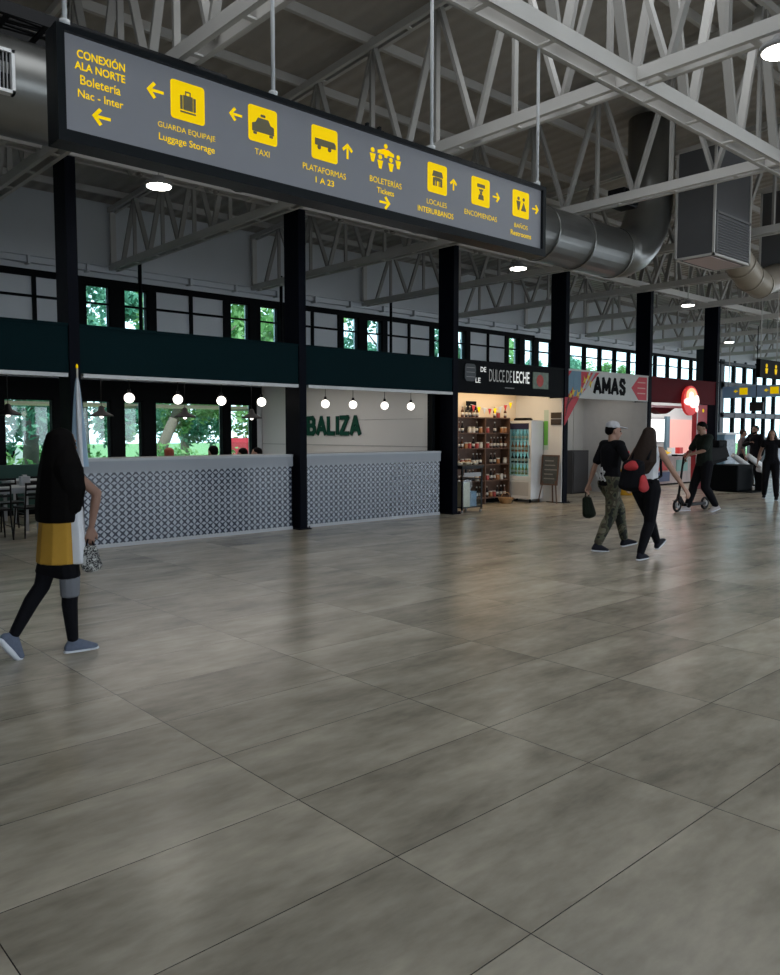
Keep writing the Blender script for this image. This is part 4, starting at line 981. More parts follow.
for x in (19.32, 19.85, 20.4):
    g = bm_new(); poly(g, circ(x, 3.16, 0.045, n=12), 0.01, on_y(8.0)); poly(g, [(x-0.07, 3.10), (x+0.07, 3.10), (x+0.04, 2.98), (x-0.04, 2.98)], 0.01, on_y(8.0)); ob('pictogram', g, M_yel, t)
for x in (19.1, 20.0, 21.5): ob('hanger_rod', cone(bm_new(), (x, 8.05, 3.3), (x, 8.05, 5.3), 0.012, 0.012, 8), M_steel, t)
t = thing('massage_seat', 'bulky black reclining seat with white arms near the red shop', 'seat', (21.7, 9.6, 0))
ob('base', box(bm_new(), 21.0, 21.95, 9.35, 10.1, 0.02, 0.72), M_black, t, bev=0.05)
g = bm_new()
for a_, b_2, w_ in (((21.15, 10.0, 0.75), (21.05, 10.15, 1.30), 0.7),): 
    bar(g, a_, b_2, 0.75, 0.22, (1, 1, 0))
bmesh.ops.bevel(g, geom=g.edges[:], offset=0.08, segments=3, affect='EDGES'); ob('backrest', g, M_blackp, t)
ob('head_pad', box(bm_new(), 20.95, 21.45, 9.85, 10.05, 1.18, 1.38), M_black, t, bev=0.05)
for k, y in enumerate((9.35, 9.75)):
    ob('arm', cone(bm_new(), (21.55, y, 0.98), (22.05, y-0.25, 0.62), 0.07, 0.09, 12), M_wp, t)
ob('footrest', cone(bm_new(), (21.8, 9.15, 0.62), (22.05, 9.05, 0.55), 0.09, 0.08, 12), M_wp, t)
ob('footrest_post', box(bm_new(), 21.95, 22.05, 9.05, 9.3, 0.02, 0.6), M_blackp, t)
ob('sole_pad', box(bm_new(), 21.1, 22.06, 9.0, 10.0, 0, 0.02), M_black, t)
t = thing('ceiling_screen', 'small dark hanging screen below the far blue sign', 'screen', (27.0, 11.5, 2.4))
ob('screen_case', box(bm_new(), 27, 27.08, 11.25, 11.7, 2.3, 2.6), M_blackp, t); ob('hanger_rod', cone(bm_new(), (27.04, 11.5, 2.6), (27.04, 11.5, 5.1), 0.015, 0.015, 8), M_blackp, t)
# distant stalls under the windows
for k, (x, y, w, h, m, lb) in enumerate(((31.5, 14.6, 1.0, 1.5, mat('kiosk_blue', (0.2,0.32,0.42), 0.5, var=0.3, scale=3), 'pale blue distant kiosk left of the dark-clothed pair'), (34.5, 14.2, 1.6, 1.3, mat('kiosk_white', (0.45,0.5,0.55), 0.5, var=0.3, scale=3), 'whitish distant kiosk behind the walking woman in black'))):
    t = thing('kiosk', lb, 'kiosk', (x, y, 0))
    ob('kiosk_body', box(bm_new(), x, x+w, y, y+0.8, 0, h), m, t); ob('kiosk_roof', box(bm_new(), x-0.1, x+w+0.1, y-0.1, y+0.9, h, h+0.08), M_wp, t)
    ob('display_front', box(bm_new(), x+0.08, x+w-0.08, y-0.02, y, 0.3, h-0.2), mat('display_mix', (0.25,0.3,0.35), 0.3, var=0.8, scale=9), t)

# ================================================================== OUTSIDE
def make_tree(x, y, h, r, m, label, n=2600, lean=0.0):
    t = thing('tree', label, 'tree', (x, y, -0.05))
    g = bm_new(); top = V((x+lean, y, h*0.62)); cone(g, (x, y, -0.05), ((x+top.x)/2+0.1, y, h*0.32), 0.22, 0.17, 12); cone(g, ((x+top.x)/2+0.1, y, h*0.31), top, 0.17, 0.09, 12)
    for k in range(6):
        a = k*1.05; cone(g, V((x, y, h*0.33)).lerp(top, 0.3+0.1*k), top+V((math.cos(a)*r*0.6, math.sin(a)*r*0.6, 0.3+0.2*k)), 0.07, 0.02, 8)
    ob('trunk', g, M_bark, t)
    g = bm_new(); cl = [(top+V((random.gauss(0,1)*r*0.5, random.gauss(0,1)*r*0.45, random.uniform(-0.42, 0.45)*h)), random.uniform(0.4, 0.85)) for _ in range(26)]
    for i in range(n):
        c, q = random.choice(cl); d_ = V((random.gauss(0,1), random.gauss(0,1), random.gauss(0,1))).normalized()*q*random.uniform(0.4, 1.0)*1.1
        p = c+d_; u = V((random.gauss(0,1), random.gauss(0,1), random.gauss(0,1))).normalized()*random.uniform(0.08, 0.17); w = u.orthogonal().normalized()*0.07
        g.faces.new([g.verts.new(p-u), g.verts.new(p+w), g.verts.new(p+u), g.verts.new(p-w)])
    ob('foliage', g, m, t)
    return t
tA = make_tree(7.0, 21.5, 6.0, 2.6, M_leafB, 'bushy bluish tree outside behind the furled flag', 9000)
tB = make_tree(12.2, 25.6, 6.4, 2.8, M_leafA, 'leaning bright green tree outside the widest window', 8500, lean=1.8)
for k, (x, y, src, lb) in enumerate(((2.6, 25, tA, 'dark bushy tree outside the leftmost window'), (10.8, 27.5, tA, 'tree outside the narrow window beside the second window'), (19.0, 24, tB, 'green tree outside the upper windows over the second column'), (25.0, 27, tA, 'green tree outside the third pair of upper windows'), (16.5, 31, tA, 'farther tree behind the leaning tree'), (35.5, 32, tB, 'sparse tree outside the far upper windows'), (46, 34, tA, 'distant tree outside the tall end windows'), (54, 36, tB, 'second distant tree outside the tall end windows'), (31.0, 36, tA, 'bushy tree outside above the fourth column'))):
    o = dup(src, (x, y, -0.05), 0.8*k+0.5, lb)
    if k in (2, 3): o.scale = (1.15, 1.15, 1.3)
def shrub(x, y, r, lb, m=M_leafA):
    t = thing('shrub', lb, 'shrub', (x, y, -0.05)); g = bm_new()
    for i in range(900):
        d_ = V((random.gauss(0,1), random.gauss(0,1), abs(random.gauss(0,1)))).normalized()*r*random.uniform(0.5, 1.0); p = V((x, y, 0.0))+V((d_.x*1.2, d_.y, d_.z*1.1+0.1))
        u = V((random.gauss(0,1), random.gauss(0,1), random.gauss(0,1))).normalized()*random.uniform(0.06, 0.12); w = u.orthogonal().normalized()*0.045
        g.faces.new([g.verts.new(p-u), g.verts.new(p+w), g.verts.new(p+u), g.verts.new(p-w)])
    ob('foliage', g, m, t); g = bm_new()
    for k in range(5): cone(g, (x, y, -0.05), (x+math.cos(k*1.3)*r*0.5, y+math.sin(k*1.3)*r*0.5, r*0.7), 0.02, 0.01, 6)
    ob('stems', g, M_bark, t)
for x, y, r, lb in ((9.6, 19.6, 1.0, 'leafy shrub outside left part of the widest window'), (11.9, 20.0, 1.0, 'leafy shrub outside right part of the widest window'), (7.4, 19.8, 0.9, 'low shrub outside behind the flag'), (10.75, 21.2, 1.1, 'leafy shrub outside middle of the widest window'), (8.3, 22.6, 1.2, 'farther shrub outside the narrow second window'), (5.8, 20.2, 1.0, 'low shrub outside the leftmost window')): shrub(x, y, r, lb)
# parked red van outside
def vehicle(x, y, z, L, H, m, lb):
    t = thing('parked_van', lb, 'van', (x, y, z))
    g = bm_new(); prof = [(0,0.3),(L,0.3),(L,H*0.62),(L*0.93,H*0.68),(L*0.82,H),(0.05,H),(0,H*0.9)]
    poly(g, [(x+a, z+b) for a, b in prof], 1.7, lambda q, w, d: V((q, y+d, w))); ob('body', g, m, t)
    ob('window_band', box(bm_new(), x+0.3, x+L*0.84, y-0.02, y, z+H*0.62, z+H*0.88), M_black, t)
    ob('side_stripe', box(bm_new(), x+0.3, x+L*0.75, y-0.03, y, z+H*0.40, z+H*0.50), M_wp, t)
    for a in (0.2, 0.8): ob('wheel', cone(bm_new(), (x+L*a, y-0.05, z+0.32), (x+L*a, y+0.2, z+0.32), 0.32, 0.32, 20), M_blackp, t)
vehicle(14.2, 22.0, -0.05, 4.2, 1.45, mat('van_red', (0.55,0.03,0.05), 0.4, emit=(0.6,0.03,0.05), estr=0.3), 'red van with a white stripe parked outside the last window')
vehicle(5.0, 27.0, -0.05, 4.0, 1.3, M_wp, 'white car parked outside the leftmost window')
t = thing('outdoor_awning', 'cream awning edge outside above the bar windows', 'awning', (7, 17.9, 2.3))
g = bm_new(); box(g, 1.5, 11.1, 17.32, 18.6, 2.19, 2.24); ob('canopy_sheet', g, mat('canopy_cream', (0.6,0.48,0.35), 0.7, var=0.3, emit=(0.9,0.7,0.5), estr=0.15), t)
g = bm_new(); 
for x in (1.6, 4.8, 8.0, 11.0): box(g, x, x+0.05, 17.32, 18.6, 2.14, 2.19)
ob('ribs', g, M_steel, t)

# ================================================================== PEOPLE
def hull(bm, balls, sub=2):
    """convex hull of ellipsoids: (centre, radius or (rx, ry, rz))"""
    tb = bmesh.new()
    for c, r in balls: ball(tb, c, r, sub)
    vs = [v.co.copy() for v in tb.verts]; tb.free()
    tb = bmesh.new(); nv = [tb.verts.new(v) for v in vs]
    bmesh.ops.convex_hull(tb, input=tb.verts[:])
    loose = [v for v in tb.verts if not v.link_faces]; bmesh.ops.delete(tb, geom=loose, context='VERTS')
    me = bpy.data.meshes.new('h'); tb.to_mesh(me); tb.free(); bm.from_mesh(me); bpy.data.meshes.remove(me)
    return bm
def caps(bm, p0, r0, p1, r1): return hull(bm, [(p0, r0), (p1, r1)], 2)
def fuse(name, bm, m, parent, voxel=0.008, smooth=3):
    bmesh.ops.recalc_face_normals(bm, faces=bm.faces[:])
    me = bpy.data.meshes.new('tmp'); bm.to_mesh(me); bm.free()
    o = bpy.data.objects.new('tmp', me); C.objects.link(o)
    r = o.modifiers.new('r', 'REMESH'); r.mode = 'VOXEL'; r.voxel_size = voxel; r.use_smooth_shade = True
    s = o.modifiers.new('s', 'SMOOTH'); s.factor = 0.5; s.iterations = smooth
    dg = bpy.context.evaluated_depsgraph_get(); dg.update()
    me2 = bpy.data.meshes.new_from_object(o.evaluated_get(dg)); bpy.data.objects.remove(o)
    me2.name = name; me2.materials.clear(); me2.materials.append(m)
    for p in me2.polygons: p.use_smooth = True
    ob2 = bpy.data.objects.new(name, me2); C.objects.link(ob2); ob2.parent = parent
    return ob2
def ik(a, b, l1, l2, pole):
    a, b = V(a), V(b); d = b-a; L = min(d.length, (l1+l2)*0.999); dn = d.normalized()
    x = (l1*l1-l2*l2+L*L)/(2*L); h = math.sqrt(max(0, l1*l1-x*x))
    p = V(pole)-dn*V(pole).dot(dn); p.normalize()
    return a+dn*x+p*h, a+dn*L
def lerp(a, b, t): return V(a)*(1-t)+V(b)*t

def hand(bm, w, d, n, s, curl=0.5, k=1.0):
    """w wrist, d direction of the hand, n palm side, s thumb side"""
    d = V(d).normalized(); n = V(n); n = (n-d*n.dot(d)).normalized(); s = V(s); s = (s-d*s.dot(d)-n*s.dot(n)).normalized()
    w = V(w); kn = []
    for i, o_ in enumerate((0.030, 0.010, -0.010, -0.029)): kn.append(w+d*(0.092-0.004*abs(i-1))*k+s*o_*k)
    hull(bm, [(w, 0.020*k), (w+d*0.02*k+s*0.016*k, 0.016*k), (w+d*0.02*k-s*0.016*k, 0.015*k)]+[(p, 0.0115*k) for p in kn], 1)
    for i, (p, L) in enumerate(zip(kn, (0.070, 0.078, 0.073, 0.058))):
        a = curl*(0.7+0.12*i); q = p+(d*math.cos(a)+n*math.sin(a))*L*0.48*k; a2 = curl*(1.7+0.12*i); e = q+(d*math.cos(a2)+n*math.sin(a2))*L*0.32*k
        a3 = curl*(2.4+0.1*i); f = e+(d*math.cos(a3)+n*math.sin(a3))*L*0.25*k
        sp = s*(0.004*(1.5-i))*k
        caps(bm, p, 0.0098*k, q+sp, 0.0088*k); caps(bm, q+sp, 0.0088*k, e+sp, 0.008*k); caps(bm, e+sp, 0.008*k, f+sp, 0.007*k)
    b0 = w+d*0.028*k+s*0.022*k; b1 = b0+(d*0.72+s*0.65+n*0.25)*0.042*k; b2 = b1+(d*0.93+s*0.2+n*0.3)*0.032*k
    caps(bm, b0, 0.0145*k, b1, 0.0115*k); caps(bm, b1, 0.011*k, b2, 0.0088*k)

class Person: pass
def person(label, loc, rz, h=1.70, pel=None, pelz=None, torso_lean=(0.02, 0.0), head_turn=0.0, head_nod=0.0, footL=(0,0), footR=(0,0), liftL=0.0, liftR=0.0, pitchL=0.0, pitchR=0.0,
           handL=None, handR=None, poleL=(-1,0.2,0), poleR=(-1,-0.2,0), skin=M_skin, female=False, curl=0.5, shoe=M_bcloth, sole=M_sole, vox=0.009, seated=False, armdirL=None, armdirR=None, bulk=1.0, eyes=True):
    """local frame: x forward, y left, z up; foot = (x, y) of the ankle; hand = wrist point"""
    k = h/1.70
    P = Person(); P.root = thing('person', label, 'person', loc, rz); P.k = k
    pz = (pelz if pelz else 0.95)*k; P.pel = V((0, 0, pz))
    P.hip = [V((0, 0.088*k, pz-0.03*k)), V((0, -0.088*k, pz-0.03*k))]
    ch = P.pel+V((torso_lean[0]*k, torso_lean[1]*k, 0.40*k)); P.chest = ch
    P.neck = P.pel+V((torso_lean[0]*1.35*k, torso_lean[1]*1.35*k, 0.535*k))
    sw = (0.16 if female else 0.175)*k
    P.sh = [P.neck+V((0, sw, -0.065*k)), P.neck+V((0, -sw, -0.065*k))]
    P.head = P.neck+V((0.02*k+0.05*math.sin(head_nod), 0, 0.102*k))
    P.ank = []; P.knee = []
    for i, (f, lf) in enumerate(((footL, liftL), (footR, liftR))):
        tgt = V((f[0], f[1]+(0.09 if i == 0 else -0.09)*k, 0.085*k+lf))
        kn, an = ik(P.hip[i], tgt, 0.43*k, 0.43*k, (1, 0, 0.15)); P.knee.append(kn); P.ank.append(an)
    P.el = []; P.wr = []
    for i, (hd, pl) in enumerate(((handL, poleL), (handR, poleR))):
        sg = 1 if i == 0 else -1
        tgt = V(hd)*k if hd is not None else P.sh[i]+V((0.06*k, sg*0.07*k, -0.52*k))
        e, w = ik(P.sh[i], tgt, 0.285*k, 0.255*k, pl); P.el.append(e); P.wr.append(w)
    B = bm_new(); q = bulk
    hull(B, [(P.hip[0], 0.085*k*q), (P.hip[1], 0.085*k*q), (P.pel+V((0,0,0.06*k)), (0.10*k*q, 0.145*k*q, 0.08*k))])
    waist = lerp(P.pel, P.chest, 0.45)
    hull(B, [(P.pel+V((0,0,0.05*k)), (0.10*k*q, 0.14*k*q, 0.07*k)), (waist, (0.09*k*q, (0.115 if female else 0.13)*k*q, 0.06*k))])
    hull(B, [(waist, (0.09*k*q, (0.115 if female else 0.13)*k*q, 0.06*k)), (P.chest, (0.105*k*q, (0.14 if female else 0.16)*k*q, 0.09*k)), (P.neck-V((0,0,0.07*k)), (0.07*k, 0.12*k, 0.045*k))])
    for i in (0, 1): hull(B, [(P.sh[i], 0.052*k*q), (P.neck-V((0,0,0.05*k)), (0.06*k, 0.07*k, 0.05*k)), (P.chest, (0.085*k, 0.1*k, 0.08*k))])
    caps(B, P.neck-V((0,0,0.05*k)), 0.056*k, P.head-V((0.02*k,0,0.05*k)), 0.052*k)
    for i in (0, 1):
        caps(B, P.hip[i], 0.088*k*q, P.knee[i], 0.054*k*q); 
        calf = lerp(P.knee[i], P.ank[i], 0.3)-V((0.015*k, 0, 0)); caps(B, P.knee[i], 0.052*k, calf, 0.052*k*q); caps(B, calf, 0.052*k*q, P.ank[i], 0.033*k)
        caps(B, P.sh[i], 0.050*k*q, P.el[i], 0.037*k); f1 = lerp(P.el[i], P.wr[i], 0.3); caps(B, P.el[i], 0.036*k, f1, 0.037*k); caps(B, f1, 0.037*k, P.wr[i], 0.023*k)
    # head with face, turned
    Rm = Euler((0, head_nod, head_turn)).to_matrix(); H = P.head
    def hp(x, y, z): return H+Rm @ V((x*k, y*k, z*k))
    P.hp = hp; P.Rm = Rm
    hb = bm_new()
    hull(hb, [((0.0,0,0.045), (0.092,0.076,0.085)), ((-0.02,0,0.03), (0.085,0.074,0.08))])
    hull(hb, [((0.02,0,0.0), (0.068,0.062,0.07)), ((0.05,0,-0.075), (0.03,0.03,0.028)), ((0.0,0,-0.05), (0.05,0.05,0.04))])
    hull(hb, [((0.088,0,0.02), 0.010), ((0.108,0,-0.018), 0.013), ((0.085,0.012,-0.02), 0.010), ((0.085,-0.012,-0.02), 0.010)], 1)
    hull(hb, [((0.082,0.018,-0.05), 0.008), ((0.082,-0.018,-0.05), 0.008), ((0.088,0,-0.047), 0.010)], 1)
    hull(hb, [((0.088,0.03,0.035), 0.010), ((0.088,-0.03,0.035), 0.010)], 1)
    for s_ in (1, -1): hull(hb, [((-0.005, s_*0.078, 0.02), (0.016,0.008,0.022)), ((0.0, s_*0.078, -0.01), (0.010,0.007,0.012))], 1)
    for v in hb.verts: v.co = H+Rm @ (v.co*k)
    me = bpy.data.meshes.new('h'); hb.to_mesh(me); hb.free(); B.from_mesh(me); bpy.data.meshes.remove(me)
    # hands
    for i in (0, 1):
        d_ = (P.wr[i]-P.el[i]).normalized(); dd = (armdirL, armdirR)[i]
        if dd is not None: d_ = V(dd).normalized()
        sg = 1 if i == 0 else -1
        n_ = V((0.1, -sg, 0)) if abs(d_.y) < 0.7 else V((0, 0, -1)); s_ = V((1, 0, 0)) if abs(d_.x) < 0.7 else V((0, 0, 1))
        if abs(d_.x) >= 0.5 and abs(d_.z) < 0.8: n_ = V((0, -sg, -0.3)); s_ = V((0, 0, 1))
        hand(B, P.wr[i]+d_*0.008*k, d_, n_, s_, curl, k)
    # bare feet core inside shoes
    P.toe = []
    for i in (0, 1):
        pt = (pitchL, pitchR)[i]; Rf = Euler((0, pt, 0)).to_matrix(); A = P.ank[i]
        P.toe.append(A+Rf @ V((0.17*k, 0, -0.055*k))); hull(B, [(A, 0.032*k), (A+Rf @ V((0.14*k, 0, -0.05*k)), (0.03*k, 0.032*k, 0.02*k)), (A+Rf @ V((-0.03*k, 0, -0.045*k)), 0.026*k)])
    P.body = fuse('body', B, skin, P.root, vox, 2)
    for i in (0, 1):
        pt = (pitchL, pitchR)[i]; Rf = Euler((0, pt, 0)).to_matrix(); A = P.ank[i]
        def fp(x, y, z): return A+Rf @ V((x*k, y*k, z*k))
        g = bm_new(); hull(g, [(fp(0,0,0.005), (0.042*k,0.038*k,0.035*k)), (fp(-0.035,0,-0.04), 0.035*k), (fp(0.06,0,-0.03), (0.05*k,0.040*k,0.035*k)), (fp(0.155,0,-0.052), (0.035*k,0.040*k,0.022*k))])
        sh_ = fuse('shoe', g, shoe, P.root, 0.007, 2)
        g = bm_new(); hull(g, [(fp(-0.045,0,-0.070), (0.032*k,0.036*k,0.013*k)), (fp(0.07,0,-0.072), (0.04*k,0.044*k,0.012*k)), (fp(0.165,0,-0.068), (0.035*k,0.040*k,0.013*k))])
        fuse('shoe_sole', g, sole, sh_, 0.007, 1)
    if eyes:
        for s_ in (1, -1):
            g = bm_new(); ball(g, hp(0.083, s_*0.030, 0.014), (0.010*k, 0.014*k, 0.008*k), 1); e = ob('eye', g, M_bletter, P.root, False)
        g = bm_new(); hull(g, [(hp(0.093,0.018,-0.047), 0.004*k), (hp(0.096,0,-0.046), 0.005*k), (hp(0.093,-0.018,-0.047), 0.004*k)], 1); ob('mouth', g, mat('lip', (0.25,0.09,0.08), 0.5), P.root, False)
    return P
def shirt(P, m, sleeve=0.75, hem=-0.02, name='shirt', q=1.0, female=False, loose=0.016, sleeves=(1,1), vox=0.009):
    k = P.k; g = bm_new(); e = loose
    wst = lerp(P.pel, P.chest, 0.45)
    hull(g, [(P.pel+V((0,0,hem*k)), (0.115*k*q+e, 0.16*k*q+e, 0.02)), (wst, (0.095*k*q+e, 0.13*k*q+e, 0.05))])
    hull(g, [(wst, (0.095*k*q+e, 0.13*k*q+e, 0.05)), (P.chest, (0.105*k*q+e, (0.14 if female else 0.162)*k*q+e, 0.09*k))]+([(P.neck-V((0,0,0.075*k)), (0.075*k+e, 0.12*k+e, 0.05*k))] if sleeve > 0 else []))
    for i in (0, 1):
        if sleeve <= 0: caps(g, P.neck+V((0.0, (1-2*i)*0.085*k, -0.03*k)), 0.035*k, P.chest+V((0, (1-2*i)*0.09*k, 0.05*k)), 0.09*k); continue
        hull(g, [(P.sh[i], 0.054*k*q+e*0.8), (P.neck-V((0,0,0.045*k)), (0.062*k+e*0.4, 0.07*k, 0.05*k)), (P.chest, (0.09*k, 0.1*k, 0.08*k))])
        if sleeve > 0 and sleeves[i]: caps(g, P.sh[i], 0.052*k*q+e*0.6, lerp(P.sh[i], P.el[i], min(1, sleeve)), 0.044*k+e*0.8)
        if sleeve > 1 and sleeves[i]: caps(g, P.el[i], 0.042*k+e, lerp(P.el[i], P.wr[i], sleeve-1), 0.030*k+e)
    return fuse(name, g, m, P.root, vox, 3)
def trousers(P, m, end=0.92, loose=0.012, name='trousers', q=1.0, top=0.06, vox=0.009, flare=0.0):
    k = P.k; g = bm_new(); e = loose
    hull(g, [(P.hip[0], 0.088*k*q+e), (P.hip[1], 0.088*k*q+e), (P.pel+V((0,0,top*k)), (0.105*k*q+e, 0.145*k*q+e, 0.05*k))])
    for i in (0, 1):
        caps(g, P.hip[i], 0.090*k*q+e, P.knee[i], 0.056*k*q+e+flare)
        if end > 0:
            c = lerp(P.knee[i], P.ank[i], 0.3)-V((0.012*k,0,0)); caps(g, P.knee[i], 0.055*k*q+e+flare, c, 0.054*k*q+e+flare); caps(g, c, 0.054*k*q+e+flare, lerp(P.knee[i], P.ank[i], end), 0.036*k+e+flare)
    return fuse(name, g, m, P.root, vox, 3)
def hair_short(P, m, name='hair'):
    g = bm_new(); k = P.k
    hull(g, [(P.hp(-0.02,0,0.07), (0.093*k,0.086*k,0.075*k)), (P.hp(-0.05,0,0.02), (0.062*k,0.078*k,0.06*k))]); return fuse(name, g, m, P.root, 0.009, 2)
def hair_long(P, m, balls_, name='hair'):
    g = bm_new(); k = P.k
    hull(g, [(P.hp(-0.018,0,0.062), (0.094*k,0.088*k,0.080*k)), (P.hp(-0.055,0,0.0), (0.062*k,0.082*k,0.06*k))])
    for a, b in zip(balls_, balls_[1:]): hull(g, [a, b])
    o = fuse(name, g, m, P.root, 0.009, 3); return o

# --- 1 long-haired woman walking on the left
P = person('woman with waist-length black hair, mustard top and black leggings walking right', (2.07, 5.77, 0), math.radians(-6), h=1.575, pelz=0.985, footL=(-0.32, -0.03), footR=(0.06, 0.03), liftL=0.085, pitchL=0.95,
           handR=(0.19, -0.19, 1.01), handL=(0.10, 0.12, 0.92), poleR=(1,-0.2,0), skin=M_skin2, female=True, shoe=M_shoe, head_turn=0.35, vox=0.007)
W1 = P
top = shirt(P, M_must, sleeve=0.05, hem=0.0, female=True, name='top', loose=0.024, vox=0.007)
k = P.k; wst = lerp(P.pel, P.chest, 0.4)
g = bm_new(); hull(g, [(P.pel+V((0, 0, -0.235)), (0.16, 0.19, 0.012)), (wst, (0.13, 0.178, 0.04))]); fuse('top_hem', g, M_must, top, 0.007, 2)
g = bm_new(); hull(g, [(P.pel+V((0.09, -0.04, -0.235)), (0.08, 0.165, 0.014)), (wst+V((0.07,-0.04,0)), (0.072, 0.155, 0.045))]); fuse('white_panel', g, M_wcloth, top, 0.007, 2)
g = bm_new(); hull(g, [(P.hip[0]-V((0,0,0.05)), 0.09), (P.hip[1]-V((0,0,0.05)), 0.09), (lerp(P.hip[0], P.knee[0], 0.68)+V((0,0,-0.02)), (0.08,0.085,0.03)), (lerp(P.hip[1], P.knee[1], 0.72)+V((0.0,0,-0.02)), (0.085,0.085,0.03))]); fuse('short_skirt', g, M_bcloth, P.root, 0.007, 3)
lg = trousers(P, M_bcloth, end=0.93, loose=0.006, name='leggings', vox=0.007, top=-0.06)
g = bm_new(); kk = P.knee[1]; hull(g, [(kk+V((-0.006,-0.012,0.09)), (0.073,0.066,0.02)), (kk+V((-0.006,-0.012,-0.05)), (0.066,0.060,0.02))]); fuse('grey_patch', g, M_gcloth, lg, 0.007, 1)
N = P.neck
hair_long(P, M_hair, [(P.hp(-0.03,0,0.03), (0.105,0.095,0.10)), (N+V((-0.03,-0.045,-0.06)), (0.13,0.175,0.07)), (N+V((-0.03,-0.04,-0.24)), (0.15,0.20,0.07)), (N+V((-0.03,-0.02,-0.34)), (0.155,0.20,0.05)), (N+V((-0.03,-0.02,-0.435)), (0.155,0.19,0.012))])
g = bm_new()
lk = [(P.hp(-0.02,-0.05,0.0), 0.065), (N+V((0.0,-0.165,-0.07)), (0.11,0.085,0.09)), (N+V((0.02,-0.175,-0.20)), (0.10,0.08,0.07)), (N+V((0.01,-0.15,-0.36)), (0.08,0.06,0.04))]
for a, b in zip(lk, lk[1:]): hull(g, [a, b])
fuse('hair_lock', g, M_hair, P.root, 0.009, 3)
HB = thing('tote_bag', 'black and white patterned bag held in front by the long-haired woman', 'bag', (2.36, 5.55, 0.60))
wr = P.root.matrix_basis @ (P.wr[1]+(P.wr[1]-P.el[1]).normalized()*0.085)
g = bm_new(); hull(g, [((wr.x, wr.y, wr.z-0.08), (0.05,0.03,0.03)), ((wr.x+0.01, wr.y, wr.z-0.20), (0.075,0.04,0.05))]); HB.location = (wr.x, wr.y, wr.z-0.25)
mp = camo_mat(); mp.name = 'patterned_cloth'
for nd in mp.node_tree.nodes:
    if nd.type == 'TEX_NOISE': nd.inputs['Scale'].default_value = 34
    if nd.type == 'VALTORGB':
        for e_, c_ in zip(nd.color_ramp.elements, ((0.01,0.01,0.012,1), (0.25,0.25,0.24,1), (0.012,0.012,0.014,1), (0.4,0.4,0.38,1))): e_.color = c_
ob('bag_body', g, mp, HB)
g = bm_new(); tube(g, [(wr.x-0.03, wr.y, wr.z-0.07), (wr.x-0.012, wr.y, wr.z-0.005), (wr.x+0.012, wr.y, wr.z-0.005), (wr.x+0.03, wr.y, wr.z-0.07)], 0.006, 6); ob('handle', g, M_bcloth, HB)

# --- 2 man with cap and camouflage trousers
P = person('man in grey cap, black T-shirt and camouflage trousers carrying a small dark bag', (9.43, 5.93, 0), math.radians(-22), h=1.74, pelz=0.92, footL=(0.32, -0.01), footR=(-0.24, 0.02), liftL=0.02, pitchL=-0.15, pitchR=0.1,
           handL=(-0.14, 0.27, 0.86), handR=(0.22, -0.50, 1.16), poleR=(-0.9, -0.3, -0.8), head_turn=-0.35, shoe=mat('dark_shoe', (0.012,0.012,0.018), 0.7, spec=0.1))
sh1 = shirt(P, M_bcloth, sleeve=0.8, hem=-0.05, loose=0.022)
g = bm_new(); 
for a, b in (((-0.10,-0.07),(-0.03,0.0)),((-0.03,0.0),(-0.08,0.06)),((-0.02,-0.07),(0.04,0.05)),((0.04,0.05),(0.06,-0.06)),((0.06,-0.06),(0.11,0.03)),((-0.09,-0.05),(0.10,-0.06)),((0.0,0.04),(0.02,0.10)),((-0.05,0.03),(-0.01,0.11))):
    bar(g, (-0.163, -0.03+a[0], 1.02+a[1]), (-0.163, -0.03+b[0], 1.02+b[1]), 0.016, 0.02)
ob('back_print', g, mat('print_white', (0.42,0.42,0.42), 0.8), sh1, False)
trousers(P, M_camo, end=0.88, loose=0.022)
hair_short(P, M_hair)
g = bm_new(); hull(g, [(P.hp(-0.015,0,0.095), (0.10,0.092,0.065)), (P.hp(-0.01,0,0.07), (0.104,0.094,0.02))]); cp = fuse('cap', g, mat('cap_grey', (0.42,0.42,0.44), 0.8, var=0.35, scale=25), P.root, 0.008, 2)
g = bm_new(); hull(g, [(P.hp(0.08,0,0.068), (0.03,0.07,0.013)), (P.hp(0.15,0,0.055), (0.04,0.055,0.012))]); fuse('cap_brim', g, MATS['cap_grey'], cp, 0.007, 1)
wr = P.root.matrix_basis @ (P.wr[0]+(P.wr[0]-P.el[0]).normalized()*0.09)
t = thing('hand_bag', 'small dark green bag hanging from the left hand of the man in the cap', 'bag', (wr.x, wr.y, wr.z-0.42))
g = bm_new(); hull(g, [((wr.x, wr.y, wr.z-0.14), (0.09,0.05,0.04)), ((wr.x+0.03, wr.y-0.02, wr.z-0.34), (0.14,0.07,0.07))]); ob('bag_body', g, mat('bag_green', (0.009,0.013,0.008), 0.8, spec=0.1), t)
g = bm_new(); tube(g, [(wr.x-0.05, wr.y, wr.z-0.12), (wr.x-0.015, wr.y, wr.z), (wr.x+0.015, wr.y, wr.z), (wr.x+0.05, wr.y, wr.z-0.12)], 0.008, 6); ob('handle', g, M_bcloth, t)

